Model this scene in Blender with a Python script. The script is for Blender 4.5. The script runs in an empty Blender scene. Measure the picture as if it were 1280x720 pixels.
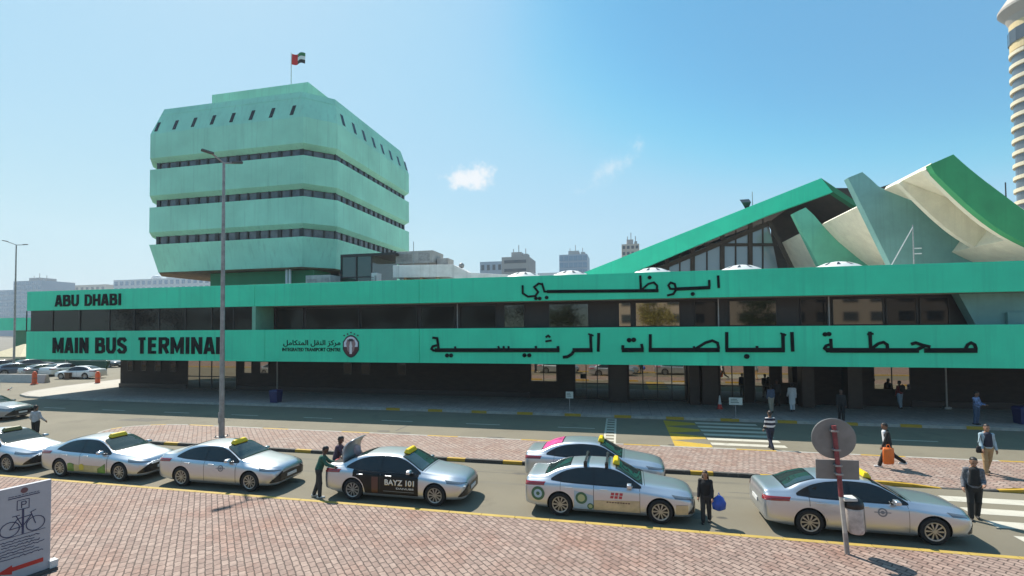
import bpy, bmesh, math, random
import numpy as np
from mathutils import Vector, Matrix
from mathutils.bvhtree import BVHTree
random.seed(7)
R = math.radians
C = bpy.context.scene.collection
SC = bpy.context.scene

# ------------------------------------------------------------------ camera
# calibrated from the photograph: world X runs along the terminal's facade, Y away from the street, Z up
FPX, CX, CY = 600.4, 640.0, 390.8
YAW, PITCH, ROLL, EYE = 0.22035, 0.02749, -0.008235, 5.6
def _axes():
    cy, sy = math.cos(YAW), math.sin(YAW)
    f = np.array([-sy, cy, 0]); r = np.array([cy, sy, 0]); u = np.array([0, 0, 1.])
    cp, sp = math.cos(PITCH), math.sin(PITCH)
    f2 = cp*f + sp*u; u2 = cp*u - sp*f
    cr, sr = math.cos(ROLL), math.sin(ROLL)
    return cr*r + sr*u2, cr*u2 - sr*r, f2
AR, AU, AF = _axes()
def ray(x, y): return AR*(x-CX)/FPX - AU*(y-CY)/FPX + AF
def G(x, y, z=0.0):
    d = ray(x, y); return np.array([0, 0, EYE]) + d*((z-EYE)/d[2])
def PY(x, y, Y):
    d = ray(x, y); return np.array([0, 0, EYE]) + d*(Y/d[1])
def PX(x, y, X):
    d = ray(x, y); return np.array([0, 0, EYE]) + d*(X/d[0])

cam = bpy.data.cameras.new('camera'); camo = bpy.data.objects.new('camera', cam); C.objects.link(camo)
cam.sensor_width = 36; cam.lens = 36*FPX/1280; cam.shift_y = (CY-360)/1280
cam.clip_start = 0.1; cam.clip_end = 6000
camo.matrix_world = Matrix(((AR[0], AU[0], -AF[0], 0), (AR[1], AU[1], -AF[1], 0), (AR[2], AU[2], -AF[2], EYE), (0, 0, 0, 1)))
SC.camera = camo

# ------------------------------------------------------------------ light
SUN_EL, SUN_AZ = R(52.0), R(-47.5)          # azimuth measured from +Y towards +X
w = bpy.data.worlds.new('World'); SC.world = w; w.use_nodes = True
nt = w.node_tree; nt.nodes.clear()
def wn(t, **k):
    n = nt.nodes.new(t)
    for a, b in k.items(): setattr(n, a, b)
    return n
sky = wn('ShaderNodeTexSky', sky_type='NISHITA', sun_disc=False, sun_elevation=SUN_EL, sun_rotation=SUN_AZ, altitude=0, air_density=1.0, dust_density=0.6, ozone_density=1.6)
bg = wn('ShaderNodeBackground'); bg.inputs['Strength'].default_value = 0.15
outw = wn('ShaderNodeOutputWorld')
tc = wn('ShaderNodeTexCoord')
def wmath(op, a, b=None, c=None):
    n = wn('ShaderNodeMath', operation=op)
    for i, v in enumerate((a, b, c)):
        if v is None: continue
        if isinstance(v, (int, float)): n.inputs[i].default_value = v
        else: nt.links.new(v, n.inputs[i])
    return n.outputs[0]
def wdot(v):
    n = wn('ShaderNodeVectorMath', operation='DOT_PRODUCT'); nt.links.new(tc.outputs['Generated'], n.inputs[0]); n.inputs[1].default_value = v; return n.outputs['Value']
def cloud(px, py, hx, hy, amp, scale, soft, tilt=0.0, seed=0.0, cut=0.0):
    c = ray(px, py); c = c/np.linalg.norm(c)
    a = np.cross(c, [0, 0, 1]); a /= np.linalg.norm(a); b = np.cross(a, c)
    ct, st = math.cos(tilt), math.sin(tilt); a, b = a*ct+b*st, b*ct-a*st
    dc = wdot(tuple(c)); u = wmath('DIVIDE', wdot(tuple(a)), dc); v = wmath('DIVIDE', wdot(tuple(b)), dc)
    nz = wn('ShaderNodeTexNoise'); nz.inputs['Scale'].default_value = scale; nz.inputs['Detail'].default_value = 8; nz.inputs['Roughness'].default_value = 0.62
    va = wn('ShaderNodeVectorMath', operation='ADD'); nt.links.new(tc.outputs['Generated'], va.inputs[0]); va.inputs[1].default_value = (seed, seed*.7, seed*.3)
    nt.links.new(va.outputs[0], nz.inputs['Vector'])
    ru = wmath('DIVIDE', u, hx); rv = wmath('DIVIDE', v, hy)
    if cut:  # flatter base of a small cumulus
        rv = wmath('MULTIPLY', rv, wmath('ADD', 1.0, wmath('MULTIPLY', wmath('LESS_THAN', rv, 0.0), cut)))
    d = wmath('SQRT', wmath('ADD', wmath('MULTIPLY', ru, ru), wmath('MULTIPLY', rv, rv)))
    e = wmath('ADD', wmath('SUBTRACT', 1.0, d), wmath('MULTIPLY', wmath('SUBTRACT', nz.outputs['Fac'], 0.5), amp))
    m = wn('ShaderNodeMapRange', interpolation_type='SMOOTHSTEP'); nt.links.new(e, m.inputs['Value']); m.inputs['From Min'].default_value = 0.0; m.inputs['From Max'].default_value = soft
    return wmath('MULTIPLY', m.outputs[0], wmath('GREATER_THAN', dc, 0.3))
cl1 = cloud(588, 226, 0.060, 0.036, 2.1, 38, 0.75, 0.10, 3.1, 0.6)
cl2 = cloud(766, 207, 0.078, 0.024, 3.0, 30, 1.6, 0.52, 8.4)
# the hazy gulf sky: the Nishita radiance is bent by hand-set channel curves, its unseen dark end lifted to fill the facade
def vscale(v, k):
    n = wn('ShaderNodeVectorMath', operation='SCALE'); nt.links.new(v, n.inputs[0]); n.inputs['Scale'].default_value = k; return n.outputs[0]
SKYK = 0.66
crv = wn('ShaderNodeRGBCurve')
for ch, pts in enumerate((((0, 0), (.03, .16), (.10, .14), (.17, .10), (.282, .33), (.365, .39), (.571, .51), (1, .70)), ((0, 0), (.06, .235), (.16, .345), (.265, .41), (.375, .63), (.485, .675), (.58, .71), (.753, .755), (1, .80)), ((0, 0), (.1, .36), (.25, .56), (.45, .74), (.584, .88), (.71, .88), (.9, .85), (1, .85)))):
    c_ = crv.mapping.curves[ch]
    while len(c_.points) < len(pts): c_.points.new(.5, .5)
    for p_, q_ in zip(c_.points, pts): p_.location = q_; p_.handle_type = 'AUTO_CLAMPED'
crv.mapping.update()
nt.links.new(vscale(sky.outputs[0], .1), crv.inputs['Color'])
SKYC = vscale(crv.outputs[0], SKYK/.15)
mx1 = wn('ShaderNodeMix', data_type='RGBA'); mx2 = wn('ShaderNodeMix', data_type='RGBA')
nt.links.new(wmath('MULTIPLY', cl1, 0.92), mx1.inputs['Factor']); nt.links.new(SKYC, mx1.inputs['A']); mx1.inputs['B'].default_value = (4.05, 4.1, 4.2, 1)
nt.links.new(wmath('MULTIPLY', cl2, 0.62), mx2.inputs['Factor']); nt.links.new(mx1.outputs['Result'], mx2.inputs['A']); mx2.inputs['B'].default_value = (3.9, 4.05, 4.2, 1)
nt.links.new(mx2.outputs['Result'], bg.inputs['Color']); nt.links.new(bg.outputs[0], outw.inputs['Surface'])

sl = bpy.data.lights.new('sun', 'SUN'); sl.energy = 5.0; sl.angle = R(0.53); sl.color = (1.0, 0.94, 0.85)
slo = bpy.data.objects.new('sun', sl); C.objects.link(slo)
sd = Vector((math.sin(SUN_AZ)*math.cos(SUN_EL), math.cos(SUN_AZ)*math.cos(SUN_EL), math.sin(SUN_EL)))
slo.rotation_euler = (-sd).to_track_quat('-Z', 'Y').to_euler(); slo.location = (-40, 40, 80)
SC.view_settings.view_transform = 'Standard'; SC.view_settings.look = 'None'; SC.view_settings.gamma = 1
SC.view_settings.use_curve_mapping = False
SC.view_settings.exposure = 0.6
SC.cycles.max_bounces = 8; SC.cycles.sample_clamp_indirect = 6
SC.cycles.caustics_reflective = False; SC.cycles.caustics_refractive = False

# ------------------------------------------------------------------ helpers
def tag(o, label=None, cat=None, group=None, kind=None):
    if label: o['label'] = label
    if cat: o['category'] = cat
    if group: o['group'] = group
    if kind: o['kind'] = kind
    return o
def empty(name, loc=(0, 0, 0), rz=0.0, label=None, cat=None, group=None):
    o = bpy.data.objects.new(name, None); C.objects.link(o); o.location = loc; o.rotation_euler = (0, 0, rz); o.empty_display_size = 0.3
    return tag(o, label, cat, group)
def link(name, me, parent=None, loc=None, rot=None):
    o = bpy.data.objects.new(name, me); C.objects.link(o)
    if parent is not None: o.parent = parent
    if loc is not None: o.location = loc
    if rot is not None: o.rotation_euler = rot
    return o
class MB:
    def __init__(s): s.bm = bmesh.new(); s.mi = 0
    def face(s, pts, mi=None):
        vs = [s.bm.verts.new(tuple(map(float, p))) for p in pts]
        f = s.bm.faces.new(vs); f.material_index = s.mi if mi is None else mi; return f
    def box(s, x0, x1, y0, y1, z0, z1, mi=None):
        return s.hexa([(x0, y0, z0), (x1, y0, z0), (x1, y1, z0), (x0, y1, z0)], [(x0, y0, z1), (x1, y0, z1), (x1, y1, z1), (x0, y1, z1)], mi)
    def hexa(s, lo, hi, mi=None):
        return s.loft([lo, hi], mi)
    def loft(s, rings, mi=None, cap=True, close=True):
        mi = s.mi if mi is None else mi
        V = [[s.bm.verts.new(tuple(map(float, p))) for p in r] for r in rings]
        n = len(V[0])
        for a, b in zip(V, V[1:]):
            for i in range(n if close else n-1):
                f = s.bm.faces.new((a[i], a[(i+1) % n], b[(i+1) % n], b[i])); f.material_index = mi
        if cap:
            f = s.bm.faces.new(V[0][::-1]); f.material_index = mi
            f = s.bm.faces.new(V[-1]); f.material_index = mi
        return V
    def prism(s, poly, y0, y1, mi=None):      # polygon of (x, z) pushed along Y
        return s.loft([[(x, y0, z) for x, z in poly], [(x, y1, z) for x, z in poly]], mi)
    def slab(s, poly, z0, z1, mi=None):       # polygon of (x, y) pushed along Z
        return s.loft([[(x, y, z0) for x, y in poly], [(x, y, z1) for x, y in poly]], mi)
    def tube(s, pts, r, n=8, mi=None):
        pts = [Vector(tuple(map(float, p))) for p in pts]; rr = r if isinstance(r, (list, tuple)) else [r]*len(pts)
        rings = []
        for i, p in enumerate(pts):
            t = (pts[min(i+1, len(pts)-1)] - pts[max(i-1, 0)]).normalized()
            a = t.cross(Vector((0, 0, 1)))
            if a.length < 0.05: a = Vector((1, 0, 0))
            a.normalize(); b = t.cross(a)
            rings.append([p + (a*math.cos(k*2*math.pi/n) + b*math.sin(k*2*math.pi/n))*rr[i] for k in range(n)])
        return s.loft(rings, mi)
    def lathe(s, prof, c=(0, 0, 0), n=20, mi=None, axis='z', cap=True):
        rings = []
        for r, z in prof:
            ring = []
            for k in range(n):
                a = 2*math.pi*k/n; u, v = r*math.cos(a), r*math.sin(a)
                ring.append((c[0]+u, c[1]+v, c[2]+z) if axis == 'z' else (c[0]+u, c[1]+z, c[2]+v))
            rings.append(ring)
        return s.loft(rings, mi, cap)
    def mesh(s, name, mats, smooth=False, bevel=0.0):
        bmesh.ops.recalc_face_normals(s.bm, faces=s.bm.faces)
        if bevel:
            bmesh.ops.bevel(s.bm, geom=[e for e in s.bm.edges if len(e.link_faces) == 2 and e.calc_face_angle(0) > 0.6], offset=bevel, segments=2, affect='EDGES', profile=0.6, clamp_overlap=True)
        me = bpy.data.meshes.new(name); s.bm.to_mesh(me); s.bm.free()
        for m in (mats if isinstance(mats, (list, tuple)) else [mats]): me.materials.append(m)
        if smooth: me.polygons.foreach_set('use_smooth', [True]*len(me.polygons))
        return me
    def build(s, name, mats, parent=None, smooth=False, bevel=0.0):
        return link(name, s.mesh(name, mats, smooth, bevel), parent)
def smooth_by_angle(me, ang=0.6):
    bm = bmesh.new(); bm.from_mesh(me)
    for e in bm.edges: e.smooth = not (len(e.link_faces) == 2 and e.calc_face_angle(0) > ang)
    for f in bm.faces: f.smooth = True
    bm.to_mesh(me); bm.free()

# ------------------------------------------------------------------ materials
def principled(name):
    m = bpy.data.materials.new(name); m.use_nodes = True
    return m, m.node_tree, m.node_tree.nodes['Principled BSDF']
def mat(name, col, rough=0.6, metal=0.0, var=0.0, vscale=3.0, streak=0.0, bump=0.0, bscale=30.0, coat=0.0, ior=1.5, emit=0.0, stretch=(1, 1, 1), dirt=None, spec=None):
    m, t, b = principled(name); N = t.nodes; L = t.links
    b.inputs['Roughness'].default_value = rough; b.inputs['Metallic'].default_value = metal; b.inputs['IOR'].default_value = ior
    if spec is not None: b.inputs['Specular IOR Level'].default_value = spec
    b.inputs['Coat Weight'].default_value = coat; b.inputs['Coat Roughness'].default_value = 0.09
    b.inputs['Base Color'].default_value = (*col, 1)
    if emit:
        b.inputs['Emission Color'].default_value = (*col, 1); b.inputs['Emission Strength'].default_value = emit
    if var or streak or dirt:
        co = N.new('ShaderNodeTexCoord')
        cur = None
        def mixc(fac, A, B, blend='MIX'):
            x = N.new('ShaderNodeMix'); x.data_type = 'RGBA'; x.blend_type = blend
            L.new(fac, x.inputs['Factor'])
            for s_, v in (('A', A), ('B', B)):
                if isinstance(v, tuple): x.inputs[s_].default_value = (*v, 1)
                else: L.new(v, x.inputs[s_])
            return x.outputs['Result']
        def noise(scale, st, det=5, rgh=0.6):
            mp = N.new('ShaderNodeMapping'); mp.inputs['Scale'].default_value = st; L.new(co.outputs['Object'], mp.inputs['Vector'])
            n = N.new('ShaderNodeTexNoise'); n.inputs['Scale'].default_value = scale; n.inputs['Detail'].default_value = det; n.inputs['Roughness'].default_value = rgh
            L.new(mp.outputs[0], n.inputs['Vector']); return n.outputs['Fac']
        def ramp(f, a, bb):
            r = N.new('ShaderNodeMapRange'); r.inputs['From Min'].default_value = a; r.inputs['From Max'].default_value = bb; L.new(f, r.inputs['Value']); return r.outputs[0]
        cur = col
        if var:
            lo = tuple(max(0, c*(1-var)) for c in col); hi = tuple(min(1, c*(1+var)) for c in col)
            cur = mixc(ramp(noise(vscale, stretch), 0.3, 0.7), lo, hi)
        if streak:
            dk = tuple(c*(1-streak) for c in col)
            cur = mixc(ramp(noise(2.2, (1.6, 1.6, 0.06), 6), 0.52, 0.80), cur, dk)
        if dirt:
            cur = mixc(ramp(noise(dirt[1], (1, 1, 1), 8, 0.7), 0.56, 0.72), cur, dirt[0])
        L.new(cur, b.inputs['Base Color'])
    if bump:
        co = N.new('ShaderNodeTexCoord'); n = N.new('ShaderNodeTexNoise'); n.inputs['Scale'].default_value = bscale; n.inputs['Detail'].default_value = 6
        L.new(co.outputs['Object'], n.inputs['Vector'])
        bp = N.new('ShaderNodeBump'); bp.inputs['Strength'].default_value = bump; bp.inputs['Distance'].default_value = 0.02; L.new(n.outputs['Fac'], bp.inputs['Height']); L.new(bp.outputs[0], b.inputs['Normal'])
    return m
def paver_mat(name, c1, c2, mortar, ang, bw, rh, ms=0.012, patch=(0.30, 0.24, 0.22), bump=0.5, offs=0.5):
    m, t, b = principled(name); N = t.nodes; L = t.links
    b.inputs['Roughness'].default_value = 0.85
    co = N.new('ShaderNodeTexCoord'); mp = N.new('ShaderNodeMapping'); mp.inputs['Rotation'].default_value = (0, 0, ang); L.new(co.outputs['Object'], mp.inputs['Vector'])
    # slightly wavy sides: interlocking blocks
    br = N.new('ShaderNodeTexBrick'); br.inputs['Scale'].default_value = 1.0; br.inputs['Brick Width'].default_value = bw; br.inputs['Row Height'].default_value = rh
    br.inputs['Mortar Size'].default_value = ms; br.inputs['Mortar Smooth'].default_value = 0.2; br.inputs['Bias'].default_value = 0.0; br.offset = offs
    br.inputs['Color1'].default_value = (*c1, 1); br.inputs['Color2'].default_value = (*c2, 1); br.inputs['Mortar'].default_value = (*mortar, 1)
    wv = N.new('ShaderNodeTexNoise'); wv.inputs['Scale'].default_value = 9; L.new(mp.outputs[0], wv.inputs['Vector'])
    sb = N.new('ShaderNodeVectorMath'); sb.operation = 'SUBTRACT'; L.new(wv.outputs['Color'], sb.inputs[0]); sb.inputs[1].default_value = (.5, .5, .5)
    sc = N.new('ShaderNodeVectorMath'); sc.operation = 'SCALE'; L.new(sb.outputs[0], sc.inputs[0]); sc.inputs['Scale'].default_value = 0.05
    ad = N.new('ShaderNodeVectorMath'); ad.operation = 'ADD'; L.new(mp.outputs[0], ad.inputs[0]); L.new(sc.outputs[0], ad.inputs[1])
    L.new(ad.outputs[0], br.inputs['Vector'])
    n1 = N.new('ShaderNodeTexNoise'); n1.inputs['Scale'].default_value = 0.55; n1.inputs['Detail'].default_value = 7; n1.inputs['Roughness'].default_value = .65; L.new(co.outputs['Object'], n1.inputs['Vector'])
    r1 = N.new('ShaderNodeMapRange'); r1.inputs['From Min'].default_value = .48; r1.inputs['From Max'].default_value = .72; r1.inputs['To Max'].default_value = 0.85; L.new(n1.outputs['Fac'], r1.inputs['Value'])
    x = N.new('ShaderNodeMix'); x.data_type = 'RGBA'; x.blend_type = 'MULTIPLY'; L.new(r1.outputs[0], x.inputs['Factor']); L.new(br.outputs['Color'], x.inputs['A']); x.inputs['B'].default_value = (*[min(1, p/0.30) for p in patch], 1)
    n2 = N.new('ShaderNodeTexNoise'); n2.inputs['Scale'].default_value = 7; n2.inputs['Detail'].default_value = 4; L.new(co.outputs['Object'], n2.inputs['Vector'])
    r2 = N.new('ShaderNodeMapRange'); r2.inputs['From Min'].default_value = .3; r2.inputs['From Max'].default_value = .7; r2.inputs['To Min'].default_value = 0.78; r2.inputs['To Max'].default_value = 1.15; L.new(n2.outputs['Fac'], r2.inputs['Value'])
    y = N.new('ShaderNodeVectorMath'); y.operation = 'SCALE'; L.new(x.outputs['Result'], y.inputs[0]); L.new(r2.outputs[0], y.inputs['Scale'])
    L.new(y.outputs[0], b.inputs['Base Color'])
    bp = N.new('ShaderNodeBump'); bp.inputs['Strength'].default_value = bump; bp.inputs['Distance'].default_value = 0.01; L.new(br.outputs['Fac'], bp.inputs['Height']); bp.invert = True; L.new(bp.outputs[0], b.inputs['Normal'])
    return m
def stripes_mat(name, ca, cb, period, axis='z', duty=0.5, rough=0.8):
    m, t, b = principled(name); N = t.nodes; L = t.links; b.inputs['Roughness'].default_value = rough
    co = N.new('ShaderNodeTexCoord'); sp = N.new('ShaderNodeSeparateXYZ'); L.new(co.outputs['Object'], sp.inputs[0])
    d = N.new('ShaderNodeMath'); d.operation = 'DIVIDE'; L.new(sp.outputs[axis.upper()], d.inputs[0]); d.inputs[1].default_value = period
    f = N.new('ShaderNodeMath'); f.operation = 'FRACT'; L.new(d.outputs[0], f.inputs[0])
    g = N.new('ShaderNodeMath'); g.operation = 'LESS_THAN'; L.new(f.outputs[0], g.inputs[0]); g.inputs[1].default_value = duty
    x = N.new('ShaderNodeMix'); x.data_type = 'RGBA'; L.new(g.outputs[0], x.inputs['Factor']); x.inputs['A'].default_value = (*ca, 1); x.inputs['B'].default_value = (*cb, 1)
    L.new(x.outputs['Result'], b.inputs['Base Color']); return m

M = {}
M['band'] = mat('green_band_paint', (0.034, 0.76, 0.445), 0.55, var=0.10, vscale=0.35, streak=0.16, bump=0.10, bscale=40)
M['tower'] = mat('tower_green_paint', (0.33, 0.72, 0.54), 0.7, var=0.12, vscale=0.25, streak=0.20, bump=0.15, bscale=25)
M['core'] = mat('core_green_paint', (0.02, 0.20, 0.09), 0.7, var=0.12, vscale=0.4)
M['fin'] = mat('fin_green_paint', (0.12, 0.45, 0.31), 0.65, var=0.16, vscale=0.5, streak=0.22, bump=0.15)
M['finpale'] = mat('fin_grey_green_paint', (0.17, 0.36, 0.34), 0.65, var=0.16, vscale=0.5, streak=0.22, bump=0.15)
M['fascia'] = mat('dark_fascia_paint', (0.04, 0.32, 0.125), 0.6, var=0.14, vscale=0.6, streak=0.12)
M['concrete'] = mat('raw_concrete', (0.76, 0.72, 0.58), 0.85, var=0.09, vscale=1.2, streak=0.10, bump=0.3, bscale=18, dirt=((0.66, 0.61, 0.49), 1.4))
M['roofdeck'] = mat('roof_deck', (0.58, 0.55, 0.49), 0.9, var=0.15, vscale=0.6)
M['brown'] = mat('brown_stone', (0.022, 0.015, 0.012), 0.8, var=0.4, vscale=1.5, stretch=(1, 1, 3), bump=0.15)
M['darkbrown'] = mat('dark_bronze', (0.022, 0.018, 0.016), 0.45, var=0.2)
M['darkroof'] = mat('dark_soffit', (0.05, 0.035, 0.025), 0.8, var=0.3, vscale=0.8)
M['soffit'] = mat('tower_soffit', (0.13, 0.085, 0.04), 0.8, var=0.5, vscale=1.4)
M['glass'] = mat('dark_window_glass', (0.012, 0.012, 0.011), 0.02, ior=1.36)
M['glassmirror'] = mat('mirror_tinted_glass', (0.24, 0.225, 0.185), 0.035, metal=1.0)
M['glasshalf'] = mat('half_mirror_glass', (0.10, 0.097, 0.085), 0.035, metal=1.0)
M['glassdoor'] = mat('door_glass', (0.36, 0.33, 0.28), 0.02, metal=1.0)
M['glasstower'] = mat('tower_window_glass', (0.11, 0.105, 0.11), 0.10, ior=1.6, var=0.5, vscale=0.9)
M['glassgrey'] = mat('hall_window_glass', (0.22, 0.25, 0.28), 0.06, ior=2.0)
M['frame'] = mat('dark_frame', (0.02, 0.018, 0.016), 0.4)
M['letter'] = mat('black_letters', (0.003, 0.008, 0.009), 0.85, spec=0.15)
M['white'] = mat('white_paint', (0.66, 0.66, 0.64), 0.5, var=0.05)
M['steel'] = mat('galvanised_steel', (0.36, 0.36, 0.35), 0.45, metal=0.6, var=0.2, vscale=5)
M['greysteel'] = mat('weathered_steel', (0.33, 0.31, 0.295), 0.55, metal=0.3, var=0.25, vscale=4)
M['black'] = mat('black_plastic', (0.012, 0.012, 0.013), 0.4)
M['yellow'] = mat('yellow_paint', (0.46, 0.28, 0.025), 0.6, var=0.12, dirt=((0.30, 0.22, 0.10), 3.0))
M['kerbblack'] = mat('black_kerb_paint', (0.05, 0.048, 0.045), 0.7, var=0.3, dirt=((0.2, 0.18, 0.15), 4.0))
M['kerbgrey'] = mat('kerb_concrete', (0.36, 0.34, 0.30), 0.85, var=0.2)
M['roadwhite'] = mat('road_white_paint', (0.50, 0.47, 0.39), 0.7, var=0.08, dirt=((0.33, 0.30, 0.25), 2.2))
M['roadyellow'] = mat('road_yellow_paint', (0.48, 0.31, 0.03), 0.7, var=0.1, dirt=((0.4, 0.3, 0.1), 2.5))
M['asphalt'] = mat('asphalt', (0.182, 0.160, 0.114), 0.9, var=0.13, vscale=0.25, bump=0.35, bscale=90, dirt=((0.138, 0.120, 0.086), 0.45))
M['farground'] = mat('dusty_ground', (0.19, 0.17, 0.135), 0.95, var=0.15, vscale=0.1)
M['pave'] = paver_mat('pink_pavers', (0.252, 0.172, 0.140), (0.345, 0.250, 0.204), (0.085, 0.058, 0.045), R(45), 0.27, 0.155, 0.015, patch=(0.27, 0.20, 0.175))
M['pavemed'] = paver_mat('median_pavers', (0.27, 0.18, 0.145), (0.35, 0.27, 0.225), (0.15, 0.11, 0.09), R(45), 0.24, 0.20, 0.018, patch=(0.28, 0.23, 0.20))
M['pavefar'] = paver_mat('grey_pavers', (0.36, 0.32, 0.285), (0.43, 0.38, 0.34), (0.22, 0.19, 0.17), 0, 0.6, 0.6, 0.012, patch=(0.26, 0.24, 0.23), offs=0.0)
M['red'] = mat('red_paint', (0.55, 0.03, 0.02), 0.5)
M['orange'] = mat('orange_plastic', (0.75, 0.11, 0.03), 0.45, var=0.1)
M['blue'] = mat('blue_plastic', (0.012, 0.02, 0.10), 0.4)
M['tent'] = mat('beige_canvas', (0.62, 0.52, 0.33), 0.8, var=0.1)
# ------------------------------------------------------------------ the setting: ground, road, pavements
def struct(o): o['kind'] = 'structure'; return o
m = MB(); m.face([(-900, -200, 0), (900, -200, 0), (900, 900, 0), (-900, 900, 0)])
struct(m.build('ground', M['farground']))
m = MB(); m.face([(-140, 13.0, .004), (120, 13.0, .004), (120, 60, .004), (-140, 60, .004)])
struct(m.build('road', M['asphalt']))
KZ = 0.12
m = MB(); m.box(-90, 90, -40, 13.52, -0.2, KZ)
struct(m.build('near_pavement', M['pave']))
# near kerb, its top painted yellow and worn
m = MB()
x = -90.0
while x < 90:
    m.box(x, x+0.985, 13.52, 13.67, -0.1, KZ+0.004); x += 1.0
struct(m.build('near_kerb', mat('worn_yellow_kerb', (0.42, 0.29, 0.06), 0.75, var=0.15, vscale=2, dirt=((0.24, 0.20, 0.14), 1.6))))

# median strip between the taxi lane and the road, with a dropped kerb at the crossing
MZ = 0.13
def med_h(x):      # height of the lane side edge
    if 9.4 < x < 12.6:
        if x < 10.2: return MZ*(1-(x-9.4)/0.8)+.012
        if x > 11.8: return MZ*((x-11.8)/0.8)+.012
        return .012
    return MZ
xs = sorted(set([-24.0 + .8*i for i in range(0, 82)] + [9.4, 10.2, 11.8, 12.6]))
xs = [v for v in xs if v <= 40]
m = MB()
for a, b in zip(xs, xs[1:]):
    m.face([(a, 19.2, med_h(a)), (b, 19.2, med_h(b)), (b, 20.3, MZ), (a, 20.3, MZ)])
    m.face([(a, 20.3, MZ), (b, 20.3, MZ), (b, 22.7, MZ), (a, 22.7, MZ)])
end = [(-24, 19.2)] + [(-24-3.2*math.sin(t)*1.0, 20.95-1.75*math.cos(t)) for t in np.linspace(0.15, math.pi-.15, 11)] + [(-24, 22.7)]
m.face([(px_, py_, MZ) for px_, py_ in end][::-1])
bmesh.ops.remove_doubles(m.bm, verts=m.bm.verts, dist=1e-4)
struct(m.build('median_pavement', M['pavemed']))
m = MB()          # kerbstones: lane side painted in yellow and black lengths, road side plain with yellow lengths
x = -23.9; k = 0
while x < 40:
    h0, h1 = med_h(x+.01), med_h(min(x+.79, 40))
    mi = 0 if k % 3 == 0 else 1
    if 8.0 < x < 10.2 or 11.8 < x < 15.5: mi = 0
    m.hexa([(x, 19.05, -.05), (x+.79, 19.05, -.05), (x+.79, 19.2, -.05), (x, 19.2, -.05)], [(x, 19.05, h0+.004), (x+.79, 19.05, h1+.004), (x+.79, 19.2, h1+.004), (x, 19.2, h0+.004)], mi)
    m.box(x, x+.79, 22.7, 22.85, -.05, MZ+.004, 0 if (k//2) % 3 == 0 else 2)
    x += .8; k += 1
prev = None
for q, (ax, ay) in enumerate(end):
    if prev is not None:
        (bx, by) = prev; dx, dy = ax-bx, ay-by; L_ = math.hypot(dx, dy); nx, ny = dy/L_*-.15, dx/L_*.15
        m.hexa([(bx, by, -.05), (ax, ay, -.05), (ax-abs(nx), ay+(-.12 if ay < 20.9 else .12), -.05), (bx-abs(nx), by+(-.12 if by < 20.9 else .12), -.05)],
               [(bx, by, MZ+.004), (ax, ay, MZ+.004), (ax-abs(nx), ay+(-.12 if ay < 20.9 else .12), MZ+.004), (bx-abs(nx), by+(-.12 if by < 20.9 else .12), MZ+.004)], 0 if q % 3 == 1 else 2)
    prev = (ax, ay)
struct(m.build('median_kerb', [M['yellow'], M['kerbblack'], M['kerbgrey']]))

# pavement under the terminal
FZ = 0.15
corner = [(-47.4, 29.95)] + [(-51.0+3.6*math.sin(t), 33.6-3.65*math.cos(t)) for t in np.linspace(math.pi/2*.9, -.4, 1)]
poly = [(60, 29.95), (60, 60), (-54, 60), (-53.4, 44), (-52.6, 36.5), (-51.2, 32.6), (-49.6, 30.9), (-47.6, 30.15), (-45.5, 29.95)]
m = MB(); m.slab(poly, -.1, FZ); bmesh.ops.recalc_face_normals(m.bm, faces=m.bm.faces)
struct(m.build('terminal_pavement', M['pavefar']))
m = MB(); x = -45.4; k = 0
while x < 55:
    m.box(x, x+.99, 29.8, 29.95, -.05, FZ+.004, 0 if (k % 3 == 0 and x > -18) else 1); x += 1.0; k += 1
for (ax, ay), (bx, by) in zip(poly[3:], poly[4:]):
    m.hexa([(ax-.15, ay-.12, -.05), (bx-.1, by-.15, -.05), (bx, by, -.05), (ax, ay, -.05)], [(ax-.15, ay-.12, FZ+.006), (bx-.1, by-.15, FZ+.006), (bx, by, FZ+.006), (ax, ay, FZ+.006)], 1)
struct(m.build('terminal_kerb', [M['yellow'], M['kerbgrey']]))
# the sunlit apron at the corner is bare pale concrete
m = MB(); m.face([(-45.75, 30.0, FZ+.004), (-45.75, 58, FZ+.004), (-53.8, 58, FZ+.004), (-53.2, 44, FZ+.004), (-52.4, 36.5, FZ+.004), (-51.0, 32.7, FZ+.004), (-49.4, 31.0, FZ+.004), (-47.5, 30.25, FZ+.004)])
struct(m.build('corner_apron', mat('pale_concrete', (0.42, 0.39, 0.33), 0.85, var=0.08, vscale=0.8)))

# road markings
RZ = 0.008
def quad(m, pts, z=RZ, mi=0): m.face([(a, b, z) for a, b in pts], mi)
m = MB()
for k in range(7):         # zebra across the road
    y0 = 22.95 + k*0.97
    quad(m, [(4.1, y0), (7.3, y0), (7.3, y0+.46), (4.1, y0+.46)])
struct(m.build('zebra_crossing', M['roadwhite']))
m = MB()
for k in range(4):         # zebra across the taxi lane
    y0 = 14.75 + k*1.02
    quad(m, [(9.95, y0), (15.5, y0), (15.5, y0+.50), (9.95, y0+.50)])
struct(m.build('zebra_crossing', M['roadwhite']))
m = MB()
for k in range(4):         # yellow teeth beside the crossing
    y0 = 22.9 + k*1.66
    quad(m, [(2.4, y0), (4.05, y0+.55), (4.05, y0+1.05), (2.4, y0+1.62)])
struct(m.build('yellow_road_teeth', M['roadyellow']))
m = MB()
for xx in (-0.86, -0.36): quad(m, [(xx, 23.0), (xx+.1, 23.0), (xx+.1, 29.5), (xx, 29.5)])
for k in range(10): quad(m, [(-.755, 23.1+k*.68), (-.365, 23.1+k*.68), (-.365, 23.4+k*.68), (-.755, 23.4+k*.68)])
struct(m.build('ladder_marking', M['roadwhite']))
m = MB()
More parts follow.
